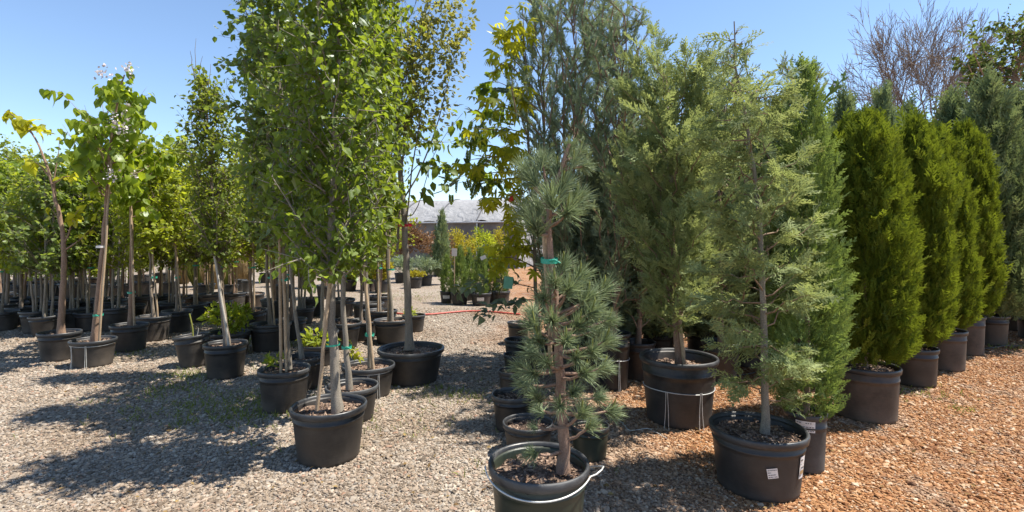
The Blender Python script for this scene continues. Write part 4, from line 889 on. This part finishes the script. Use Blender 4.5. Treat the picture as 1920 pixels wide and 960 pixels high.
TF = [  # photo x, y, depth offset, root y on the trunk, needle length px, candle
 (1000, 850, -.12, 845, 42, 0), (985, 800, .10, 800, 30, 0), (1090, 775, -.10, 800, 50, 1), (1050, 760, -.22, 740, 44, 1), (1105, 800, -.05, 825, 44, 1), (1145, 770, .02, 775, 48, 1), (1120, 745, .10, 745, 46, 0),
 (990, 745, -.06, 745, 50, 0), (968, 720, .05, 720, 46, 0), (1000, 700, -.2, 690, 52, 0), (960, 690, .0, 690, 46, 0), (1095, 700, -.12, 710, 52, 1), (1130, 690, .06, 700, 48, 1), (1080, 670, -.2, 660, 46, 1), (1135, 640, -.02, 660, 50, 1),
 (980, 660, .08, 660, 54, 0), (1010, 640, -.14, 640, 54, 1), (985, 610, -.04, 640, 56, 1), (1060, 640, -.2, 640, 50, 1), (1085, 610, -.12, 630, 56, 1), (1115, 620, .08, 630, 50, 1), (1000, 585, .12, 600, 50, 0),
 (1100, 560, -.04, 600, 60, 1), (1130, 545, .05, 590, 56, 1), (1065, 545, -.12, 580, 58, 1), (1085, 520, .02, 565, 58, 1), (1020, 560, -.12, 590, 50, 0), (1055, 500, .05, 540, 54, 1),
 (1015, 770, .12, 770, 44, 0), (1075, 735, -.2, 740, 46, 1), (1108, 660, -.18, 690, 48, 1), (1025, 680, -.2, 690, 48, 0), (1035, 600, -.2, 620, 50, 1), (1110, 585, -.15, 610, 52, 1), (1140, 600, .05, 620, 46, 1), (1040, 530, -.15, 560, 50, 1),
 (1062, 400, -.10, 425, 66, 1), (1035, 375, -.06, 410, 64, 1), (1078, 375, .02, 405, 64, 1), (1055, 350, -.02, 390, 62, 1), (1005, 430, -.06, 440, 62, 0), (990, 400, .04, 430, 60, 0), (1012, 395, .08, 425, 58, 0),
 (1000, 335, .05, 400, 58, 0), (985, 320, .10, 390, 54, 0), (1015, 305, .05, 370, 56, 0), (1045, 320, .02, 340, 50, 1), (1075, 305, .0, 320, 44, 1), (1088, 285, .04, 300, 40, 1), (1065, 275, .02, 290, 36, 1), (1095, 310, .06, 310, 40, 0)]
TF = [(x + (18 if x < 1000 and y > 560 else 0), y, dz, ry, ln, cd) for x, y, dz, ry, ln, cd in TF]
for i, (x, y, dz, ry, ln, cd) in enumerate(TF):
    rp = along(tr, CH - (ry - HZ) * d / F); p = at(x, y, d + dz) - b0; tuft(t, p, rp, ln * d / F * (.74 if y > 470 else .76), i % 4, bool(cd), p - rp + np.array([0, 0, .06]) + rng.normal(size=3) * .03)

# pots standing in file behind the pine
G_F = 'black pots in file left of the pine'
FILE = [(990, 800, 95, 866, 'second black pot behind the pine bucket, bare mulch inside', 'pot'), (962, 738, 82, 815, 'black pot with mulch, third back in the file left of the pine', 'pot'),
        (962, 694, 56, 752, 'small black pot, fourth back in the file left of the pine', 'pot'), (968, 664, 50, 712, 'small black pot, fifth back in the file left of the pine', 'pot'),
        (970, 636, 50, 690, 'deep black pot near the far end of the file left of the pine', 'pot'), (972, 604, 42, 648, 'farthest black pot in the file left of the pine', 'pot')]
for px, ry, wd, by, lab, key in FILE: potted('plant_pot', lab, 'plant pot', px, ry, wd, by, G_F, key, drop=.05)
potted('plant_pot', 'olive green pot half hidden behind the pine trunk', 'plant pot', 1106, 800, 72, 868, None, 'pot_green', drop=.05, taper=.84)

# ------------------------------------------------------------------ chestnut-like tree with big yellow-green leaves
t, b0, d, r, h = potted('potted_tree', 'big-leaved yellow-green tree leaning out left of the pine, red tag on it', 'potted tree', 1012, 640, 60, 700, None)
tr = px_path(b0, d, [(1010, 650), (1004, 520), (1000, 380), (990, 240), (985, 100), (980, 20)], 24); trunk_part(t, tr, .026, 'bark')
LP = leaf_meshes(L_PALM, 'chestnut', 5)
cr = link('crown', None, t)
R = np.random.default_rng(90)
BR = [[(985, 110), (965, 70, -.1), (920, 60, -.2)], [(985, 160), (960, 120, -.2), (915, 120, -.3)], [(990, 230), (950, 200, -.2), (895, 190, -.3)], [(990, 260), (950, 245, -.3), (885, 240, -.4)], [(992, 300), (945, 290, 0), (880, 300, .1)],
      [(995, 340), (950, 320, .2), (880, 330, .3)], [(996, 380), (960, 370, -.2), (900, 372, -.3)], [(998, 420), (975, 420, -.3), (955, 430, -.4)], [(1000, 470), (965, 460, -.3), (930, 470, -.4)], [(1000, 500), (960, 480, -.4), (925, 485, -.5)],
      [(985, 90), (978, 50, -.2), (970, 30, -.3)], [(990, 200), (975, 170, -.3), (965, 150, -.4)], [(995, 330), (980, 300, -.3), (968, 270, -.4)], [(998, 400), (985, 380, -.3), (972, 340, -.4)]]
for k, pts in enumerate(BR):
    P = px_path(b0, d, pts, 9, .004); b = MB(); tube(b, P, np.linspace(.010, .003, 9), 6); o = link('branch', b.mesh('branch', M['bark'], True), t)
    n = 21; s = R.uniform(.2, 1, n) * 8; i = np.minimum(s.astype(int), 7); p = P[i] + (P[i + 1] - P[i]) * (s - i)[:, None] + R.normal(size=(n, 3)) * .075
    D = np.array([-.55, -.25, -.45]) + R.normal(size=(n, 3)) * .5; NN = np.array([0, -.3, 1.0]) + R.normal(size=(n, 3)) * .45; leaf_objects(cr, LP, p, D, NN, .105 * np.exp(R.normal(size=n) * .2))
PN = leaf_meshes(L_PINN, 'pear', 4)
for k, pts in enumerate([[(985, 300), (930, 290, .4), (880, 330, .5), (845, 335, .5)], [(988, 250), (925, 235, .5), (885, 250, .6), (870, 300, .6)], [(985, 180), (930, 150, .5), (895, 170, .6)], [(990, 330), (920, 340, .4), (860, 340, .5), (835, 350, .5)], [(985, 220), (940, 190, .5), (905, 225, .6), (885, 262, .6)]]):
    P = px_path(b0, d, pts, 12, .004); b = MB(); tube(b, P, np.linspace(.008, .002, 12), 6); o = link('branch', b.mesh('branch', M['bark_far'], True), t); foliage_along(o, P, 34, .14, L_PINN, 'pear', .14, .4, 95 + k, .2, singles=True)
LS = leaf_meshes(L_OVATE, 'silverleaf', 4)
for k, pts in enumerate([[(1004, 540), (960, 530, -.3), (905, 525, -.4), (860, 545, -.4)], [(1004, 560), (970, 565, -.3), (930, 575, -.4), (905, 590, -.4)]]):
    P = px_path(b0, d, pts, 12, .004); b = MB(); tube(b, P, np.linspace(.007, .002, 12), 6); o = link('branch', b.mesh('branch', M['bark_far'], True), t); n = 46; s = R.uniform(.2, 1, n) * 11; i = np.minimum(s.astype(int), 10)
    p = P[i] + (P[i + 1] - P[i]) * (s - i)[:, None] + R.normal(size=(n, 3)) * [.05, .05, .03]; leaf_objects(o, LS, p, np.array([-.6, -.1, -.1]) + R.normal(size=(n, 3)) * .6, np.array([0, -.2, 1.0]) + R.normal(size=(n, 3)) * .3, .095 * np.exp(R.normal(size=n) * .2))
hang_tag(t, at(953, 530, d - .45) - b0, (.10, .13), 'greentag', .2, .1); hang_tag(t, at(906, 483, d - .45) - b0, (.06, .04), 'paper', .1, -.4)
b = MB(); tube(b, smooth_path([at(955, 378, d - .4) - b0, at(962, 370, d - .42) - b0, at(970, 366, d - .4) - b0], 6, .002), [.006, .022, .03, .03, .022, .006], 8); link('ribbon', b.mesh('ribbon', M['red'], True), t)
# ------------------------------------------------------------------ shade house in the middle distance
def shade_house():
    A = at(560, 440, 34.0); B = at(1000, 440, 29.5); A[2] = B[2] = 0; ax = (B - A); Ln = np.linalg.norm(ax); ax /= Ln; nr = np.array([ax[1], -ax[0], 0.0])
    if nr[1] > 0: nr = -nr
    eave, rise, half = 2.55, 1.4, 3.2; nseg = 7
    t = thing('shade_house', 'long hoop-roofed shade house under grey cloth beyond the shrubs', 'greenhouse', A)
    cloth, tm = mat('shade_cloth'); L = tm.links.new; tc = N(tm, 'ShaderNodeTexCoord'); n = N(tm, 'ShaderNodeTexNoise', Scale=1.6, Detail=6.0); L(tc.outputs['Object'], n.inputs[0])
    rp = ramp(tm, [(.3, (.19, .19, .195)), (.7, (.27, .27, .275))]); L(n.outputs[0], rp.inputs[0]); p = N(tm, 'ShaderNodeBsdfPrincipled', Roughness=.8); L(rp.outputs[0], p.inputs['Base Color'])
    wv = N(tm, 'ShaderNodeTexNoise', Scale=2.2, Detail=5.0, Distortion=1.0); L(tc.outputs['Object'], wv.inputs[0]); bp = N(tm, 'ShaderNodeBump', Strength=.8, Distance=.15); L(wv.outputs[0], bp.inputs['Height']); L(bp.outputs[0], p.inputs['Normal'])
    o = N(tm, 'ShaderNodeOutputMaterial'); L(p.outputs[0], o.inputs[0])
    wallm = simple('shade_wall', (.15, .135, .125), .9, 0, .3, 2.0)
    seamm = simple('cloth_seam', (.07, .07, .075), .8)
    def arc(a): return (half * math.cos(a), eave + rise * (1 - abs(math.cos(a)) ** 2.0))
    for k in range(nseg):
        b = MB(); nu, nv = 10, 16; V = []; Q = []
        for i in range(nu + 1):
            s = (k + i / nu) * Ln / nseg
            for j in range(nv + 1):
                a = PI * j / nv; y, z = arc(a); sag = .05 * math.sin(PI * i / nu) * (1 + .3 * rng.normal()) ; drop_ = .05 * math.sin(i * 1.3 + k) * (j in (0, nv))
                V.append(ax * s + nr * (y * (1 - sag * .12)) + np.array([0, 0, z - sag + drop_]) + rng.normal(size=3) * .015)
        for i in range(nu):
            for j in range(nv): q = i * (nv + 1) + j; Q.append([q, q + 1, q + nv + 2, q + nv + 1])
        b.add(V, Q); link('cloth_panel', b.mesh('cloth_panel', cloth, True), t)
    for s in (0.0, Ln):
        b = MB(); V = [ax * s + np.array([0, 0, 0.02])] + [ax * s + nr * half * .97] + [ax * s + nr * arc(a)[0] * .99 + np.array([0, 0, arc(a)[1] - .03]) for a in np.linspace(0, PI, 17)] + [ax * s - nr * half * .97]
        b.add(V, [[0, i, i + 1] for i in range(1, len(V) - 1)]); link('end_curtain', b.mesh('end_curtain', cloth), t)
    for k in range(nseg + 1):
        s = k * Ln / nseg; P = [ax * s + nr * (arc(a)[0] * 1.004) + np.array([0, 0, arc(a)[1] + .0]) for a in np.linspace(0, PI, 17)]
        b = MB(); tube(b, np.array(P), .045, 6); link('hoop', b.mesh('hoop', seamm, True), t)
        for sg in (1, -1):
            b = MB(); c = ax * s + nr * half * sg; tube(b, [c, c + [0, 0, eave]], .05, 7); link('post', b.mesh('post', M['steel'], True), t)
    for z in (1.2, 2.45):
        b = MB(); tube(b, [ax * 0 + nr * (half + .05) + [0, 0, z], ax * Ln + nr * (half + .05) + [0, 0, z]], .05, 6); link('rail', b.mesh('rail', M['steel'], True), t)
    for k in range(nseg):
        b = MB(); s0, s1 = (k + .02) * Ln / nseg, (k + .98) * Ln / nseg; c = nr * (half - .15); b.add([ax * s0 + c, ax * s1 + c, ax * s1 + c + [0, 0, eave], ax * s0 + c + [0, 0, eave]], [[0, 1, 2, 3]]); c2 = -nr * (half - .15); b.add([ax * s0 + c2, ax * s1 + c2, ax * s1 + c2 + [0, 0, eave], ax * s0 + c2 + [0, 0, eave]], [[0, 1, 2, 3]]); link('side_curtain', b.mesh('side_curtain', wallm), t, kind='stuff')
shade_house()

# ------------------------------------------------------------------ shrubs and small conifers in the middle distance
def shrub(label, px, by, top, wd, key, seed, n=1600, size=.07, tpl=L_SMALL, cat='shrub', name='potted_shrub', group=None, pot=True, pk=0):
    d = ground_depth(by); t = thing(name, label, cat, ((px - 960) / F * d, d, 0), group)
    z1 = CH + (HZ - top) * d / F; hp = 0.0
    if pot:
        p = link('pot', POTM[pk][0], t); link('rim', POTM[pk][1], p); link('soil', POTM[pk][2], t); hp = .3
    R = wd / 2 * d / F; H = (z1 - hp) / 2; bush(t, (0, 0, hp + H), (R / .95, R / .95, H / .85), n, size, tpl, M and key, seed, 8); return t
shrub('rusty red-leaved shrub in front of the shade house', 770, 522, 412, 95, 'redshrub', 101, 2600, .085)
shrub('orange-red shrub right of the open-crowned trunk', 822, 518, 420, 70, 'redshrub', 102, 2000, .085)
shrub('yellow-leaved shrub in front of the shade house', 862, 516, 424, 74, 'yelshrub', 103, 2200, .085)
shrub('green-gold shrub left of the chestnut-like leaves', 902, 514, 424, 70, 'linden', 104, 2000, .085)
shrub('golden shrub at the right end of the shade house', 936, 512, 428, 58, 'yelshrub', 105, 1500, .085)
shrub('small yellow mounded shrub right of the grey trunks', 778, 540, 508, 40, 'yelshrub', 106, 700, .06)
shrub('grey-green spreading juniper beyond the gravel path', 798, 535, 478, 80, 'skyrocket', 107, 2400, .09, S_FAR[0])
shrub('pale grey-green juniper mound behind the yellow mound', 752, 530, 480, 60, 'skyrocket', 108, 1800, .09, S_FAR[0])
for i, (px, by, top, wd, key, lab) in enumerate([(716, 548, 490, 46, 'yelshrub', 'yellow-orange shrub seen through the grey trunks'), (690, 545, 492, 46, 'linden', 'light green shrub beside the yellow-orange one'), (655, 545, 492, 50, 'linden', 'light green shrub right behind the foremost trunk'),
        (520, 538, 486, 60, 'greyjun', 'round green juniper mound behind the twin stakes'), (500, 530, 470, 60, 'fargreen', 'taller green shrub behind the round juniper mound'), (575, 540, 500, 50, 'fargreen', 'low dark green mound left of the foremost trunk'), (300, 530, 455, 60, 'greyjun', 'dull grey-green shrub left of the ornamental grasses'), (265, 535, 470, 50, 'fargreen', 'dull green shrub behind the big-leaved trees'), (352, 528, 468, 44, 'yelshrub', 'yellow shrub beside the ornamental grasses')]):
    shrub(lab, px, by, top, wd, key, 120 + i, 1500, .08, S_FAR[1] if key == 'greyjun' else L_SMALL, pk=i % 4)
G_W = 'leafy pots at the back of the left group'
for i, px in enumerate([12, 45, 78, 112, 146, 182, 216]):
    shrub(f'bright leafy shrub in the hindmost pots at far left, {ORD[i]} from the left edge', px, 548 - (i % 3) * 4, 470 + (i % 2) * 10, 46, 'linden' if i % 2 else 'aspen', 140 + i, 900, .085, group=G_W, pk=i % 4)
def grass_clump(label, px, by, top, wd, key, seed, n=420):
    d = ground_depth(by); t = thing('grass_clump', label, 'ornamental grass', ((px - 960) / F * d, d, 0), 'ornamental grasses'); H = CH + (HZ - top) * d / F; R_ = wd / 2 * d / F
    R = np.random.default_rng(seed); mb = MB(); a = R.uniform(0, 2 * PI, n); s = R.uniform(0, 1, n) ** .6
    P = np.stack([np.cos(a) * s * R_ * .35, np.sin(a) * s * R_ * .35, 0 * a], 1); D = np.stack([np.cos(a) * s * R_, np.sin(a) * s * R_, H * R.uniform(.7, 1, n)], 1)
    tpl = (np.array([[-.008, 0, 0], [.008, 0, 0], [.010, .5, .02], [-.010, .5, .02], [.006, .8, -.06], [-.006, .8, -.06], [0, .98, -.2]]), np.array([[0, 1, 2, 3], [3, 2, 4, 5], [5, 4, 6, 6]]))
    tpl = (tpl[0], np.array([[0, 1, 2], [0, 2, 3], [3, 2, 4], [3, 4, 5], [5, 4, 6]])); scatter(mb, tpl, P, D, np.stack([np.cos(a), np.sin(a), .3 + 0 * a], 1), np.linalg.norm(D, axis=1), R.uniform(0, 1, n))
    link('blades', mb.mesh('blades', M[key]), t, kind='stuff')
for i, (px, by, top, wd, key, lab) in enumerate([(372, 538, 468, 50, 'grass', 'green ornamental grass clump left of the straw-coloured one'), (400, 542, 488, 46, 'straw', 'straw-coloured ornamental grass clump beyond the pots'), (345, 532, 478, 40, 'straw', 'dry tan grass clump by the yellow shrub'), (428, 536, 470, 46, 'grass', 'tall green grass clump right of the straw-coloured one'), (455, 536, 476, 40, 'straw', 'dry tan grass clump by the two black pots'), (410, 528, 462, 50, 'grass', 'yellow-green grass clump behind the straw one')]):
    grass_clump(lab, px, by, top, wd, key, 160 + i, 700)
# small clipped conifers in pots by the path
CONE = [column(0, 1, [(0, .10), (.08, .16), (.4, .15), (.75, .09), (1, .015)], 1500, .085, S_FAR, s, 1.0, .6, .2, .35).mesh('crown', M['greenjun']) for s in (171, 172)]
for i, (px, ry, wd, by, top, lab) in enumerate([(838, 546, 26, 569, 478, 'leftmost small cone conifer in black pot by the gravel path'), (862, 548, 34, 572, 462, 'small cone conifer, second from the path, plant label on a stick before it'), (880, 544, 32, 564, 468, 'small cone conifer, third from the path'), (902, 549, 40, 574, 464, 'small cone conifer with white label on its broad pot'), (922, 546, 34, 568, 470, 'small cone conifer under the grey-leaved branch'), (940, 546, 34, 570, 470, 'small cone conifer farthest right by the path')]):
    t, b0, d, r, h = potted('potted_conifer', lab, 'conifer', px, ry, wd, by, 'small cone conifers by the path', 'pot'); z1 = CH + (HZ - top) * d / F; H = z1 - h
    link('crown', CONE[i % 2], t, (0, 0, h - .03), (0, 0, i), (H * .95, H * .95, H), 'stuff'); p = [c for c in t.children if c.name.startswith('pot')][0]
    if i in (0, 3): sticker(p, r, h, .8, math.radians(-90), h * .55, (.16, .08), 2, 0)
    if i == 1:
        b = MB(); tube(b, [(-.1, -.2, h - .05), (-.1, -.22, 1.15)], .012, 6); s_ = link('label_stick', b.mesh('label_stick', M['wood'], True), t); b = MB(); box(b, (-.1, -.235, 1.22), (.12, .006, .18)); link('plant_label', b.mesh('plant_label', M['paper']), s_)
t = thing('conifer', 'slender dark spire conifer in front of the shade house', 'conifer', (at(828, 450, 17)[0], 17, 0)); tr = smooth_path([(0, 0, 0), (0, 0, 1.2), (.02, 0, 2.2)], 8); trunk_part(t, tr, .03, 'bark_brown')
mb = column(.2, 2.42, [(0, .10), (.15, .26), (.5, .22), (.85, .1), (1, .02)], 1800, .16, S_FAR, 175, 1.1, .4, .2, .35); link('crown', mb.mesh('crown', M['juniper']), t, kind='stuff')
for i, (px, by, lab) in enumerate([(452, 546, 'left one of two bare black pots beyond the left group'), (464, 548, 'right one of two bare black pots beyond the left group')]):
    potted('plant_pot', lab, 'plant pot', px, by - 22, 20, by, None, 'pot_grey')
# red hose on the ground
x = np.linspace(690, 975, 40); P = np.array([at(q, HZ + CH * F / (10.3 + .25 * math.sin(q * .03)), 10.3 + .25 * math.sin(q * .03)) for q in x]); P[:, 2] = .022; b = MB(); tube(b, P, .017, 8)
tag(link('garden_hose', b.mesh('garden_hose', M['hose'], True)), 'red garden hose lying across the gravel path', 'hose')

# ------------------------------------------------------------------ far trees
def bare_tree():
    t = thing('bare_tree', 'large leafless tree with a broad fan of fine branches', 'tree', (at(1722, 450, 42)[0], 42, 0)); R = np.random.default_rng(300); lv = [MB(), MB()]
    def grow(p, dv, ln, rd, k):
        n = 6; pts = [p]; dd = dv
        for i in range(n - 1):
            dd = unit(dd + R.normal(size=3) * .09 + np.array([0, 0, .02])); pts.append(pts[-1] + dd * ln / (n - 1))
        pts = np.array(pts); tube(lv[0] if k == 0 else lv[1], pts, np.linspace(rd, rd * .55, n), 6 if k < 2 else (4 if k < 4 else 3), cap=False)
        if k >= 6: return
        for j in range([7, 4, 4, 4, 3, 3][k]):
            q = R.uniform(.35 if k else .75, 1) if j else 1.0; i0 = min(int(q * (n - 1)), n - 2); pp = pts[i0] + (pts[i0 + 1] - pts[i0]) * (q * (n - 1) - i0)
            side = unit(np.cross(dd, R.normal(size=3))); sp = [.85, .75, .62, .6, .6, .6][k] * (1 if j else .45)
            grow(pp, unit(dd + side * sp * R.uniform(.7, 1.2)), (4.6 if k == 0 else ln) * R.uniform(.62, .82) ** (k > 0), max(rd * .55 * R.uniform(.65, .9), .024), k + 1)
    grow(np.array([0, 0, 0.0]), np.array([.02, 0, 1.0]), 9.2, .42, 0)
    o = link('trunk', lv[0].mesh('trunk', M['bark_far'], True), t); link('branches', lv[1].mesh('branches', M['bark_far'], True), o, kind='stuff')
    V = np.concatenate(lv[1].v); return t, V
bt, bv = bare_tree(); bt.scale = (.74, .74, 1.0)
t = thing('leafy_tree', 'tall open leafy tree at the upper right corner', 'tree', (at(1905, 450, 26)[0], 26, 0))
tr = smooth_path([(0, 0, 0), (.1, 0, 4), (-.3, 0, 8), (.4, 0, 12)], 20, .05)
res = broadleaf(tr, .34, 5.5, 12.8, [(0, 1.6), (.3, 3.0), (.7, 2.9), (1, 1.4)], 54, (15, 60), 16, 9, .22, L_SMALL, .4, (.4, 1.0), 301)
finish_tree(t, res, L_SMALL, 'cornertree', 'bark_brown')
t = thing('leafy_tree', 'distant rounded tree just visible over the junipers', 'tree', (at(1552, 450, 60)[0], 60, 0)); tr = smooth_path([(0, 0, 0), (0, 0, 8), (0, 0, 15)], 12, .05)
res = broadleaf(tr, .4, 5, 15.5, [(0, 3), (.5, 4), (1, 2)], 30, (20, 60), 12, 8, .45, L_SMALL, .3, (.8, 1.6), 302); finish_tree(t, res, L_SMALL, 'fargreen', 'bark_far')
# belt of far greenery closing the horizon (reads as one mass)
def far_belt():
    R = np.random.default_rng(310); mb = MB(); n = 26000; x = R.uniform(-95, 95, n); k = np.sin(x * .21) + .7 * np.sin(x * .53 + 1) + .5 * np.sin(x * 1.1 + 2); hh = 4.0 + .7 * k
    y = 62 + R.uniform(-3, 3, n) + 3 * np.sin(x * .1); z = hh * R.uniform(0, 1, n) ** .8
    D = R.normal(size=(n, 3)) + [0, -.3, .3]; scatter(mb, L_SMALL, np.stack([x, y, z], 1), D, R.normal(size=(n, 3)) + [0, 0, .8], R.uniform(.5, .9, n), np.clip(.4 + .15 * k + R.normal(size=n) * .15, 0, 1))
    o = link('far_hedge', mb.mesh('far_hedge', M['fargreen'])); o['kind'] = 'stuff'; o['label'] = 'far belt of green bushes closing the yard'; o['category'] = 'hedge'
far_belt()
# weeds growing through the gravel
def ground_weeds():
    R = np.random.default_rng(320); mb = MB()
    for px, py, n, sp in [(395, 760, 240, .45), (350, 705, 120, .22), (440, 770, 160, .4), (330, 730, 60, .2), (880, 745, 90, .4), (835, 735, 50, .2), (230, 665, 40, .2), (470, 640, 70, .2), (560, 645, 60, .2), (520, 780, 90, .3), (720, 800, 50, .4), (950, 890, 20, .2), (1700, 720, 60, .12), (1740, 740, 30, .2), (1890, 652, 60, .25), (1800, 770, 14, .1), (860, 560, 160, 1.2), (800, 555, 160, 1.0), (400, 700, 70, .3)]:
        c = at(px, py, ground_depth(py)); P = c + np.stack([R.normal(size=n) * sp, R.normal(size=n) * sp * .6, 0 * np.arange(n)], 1); P[:, 2] = 0
        for _ in range(3):
            D = np.array([0, 0, .8]) + R.normal(size=(n, 3)) * .6; D[:, 2] = abs(D[:, 2]) + .15
            scatter(mb, (np.array([[-.05, 0, 0], [.05, 0, 0], [.045, .6, .03], [-.045, .6, .03], [0, 1, -.15]]), np.array([[0, 1, 2], [0, 2, 3], [3, 2, 4]])), P + R.normal(size=(n, 3)) * [.015, .015, 0], D, R.normal(size=(n, 3)), R.uniform(.025, .075, n), R.uniform(0, 1, n))
    o = link('ground_weeds', mb.mesh('ground_weeds', M['grass'])); o['kind'] = 'stuff'; o['label'] = 'thin grass and weeds sprouting through the gravel'; o['category'] = 'weeds'
ground_weeds()

# leaf litter and bark crumbs strewn on the gravel
def litter():
    R = np.random.default_rng(330); mb = MB(); n = 900; d = R.uniform(2.5, 10, n); x = R.uniform(-1, 1, n) * d
    P = np.stack([x, d, R.uniform(.012, .02, n)], 1); D = R.normal(size=(n, 3)) * [1, 1, .25]
    scatter(mb, L_SMALL, P, D, np.array([0, 0, 1.0]) + R.normal(size=(n, 3)) * .3, R.uniform(.012, .045, n), R.uniform(0, 1, n))
    o = link('leaf_litter', mb.mesh('leaf_litter', M['litter'])); o['kind'] = 'stuff'; o['label'] = 'dry leaves and bark crumbs strewn on the gravel'; o['category'] = 'leaf litter'
litter()
# thin irrigation lines
for lab, pts in [('thin black drip line looping over the orange gravel by the banded pot', [(1240, 690), (1300, 722), (1360, 712), (1420, 700)]), ('thin black drip line behind the thuja pots at the right edge', [(1800, 652), (1850, 656), (1885, 650), (1990, 652)]), ('thin pale wire lying beside the olive green pot', [(1160, 790), (1180, 812), (1215, 806), (1250, 826)])]:
    P = []
    for px, py in pts: q = at(px, py, ground_depth(py)); q[2] = .016; P.append(q)
    b = MB(); tube(b, smooth_path(P, 24, .004), .006 if 'black' in lab else .003, 6); tag(link('drip_line', b.mesh('drip_line', M['pot_grey' if 'black' in lab else 'wire'], True)), lab, 'irrigation line' if 'black' in lab else 'wire', None)
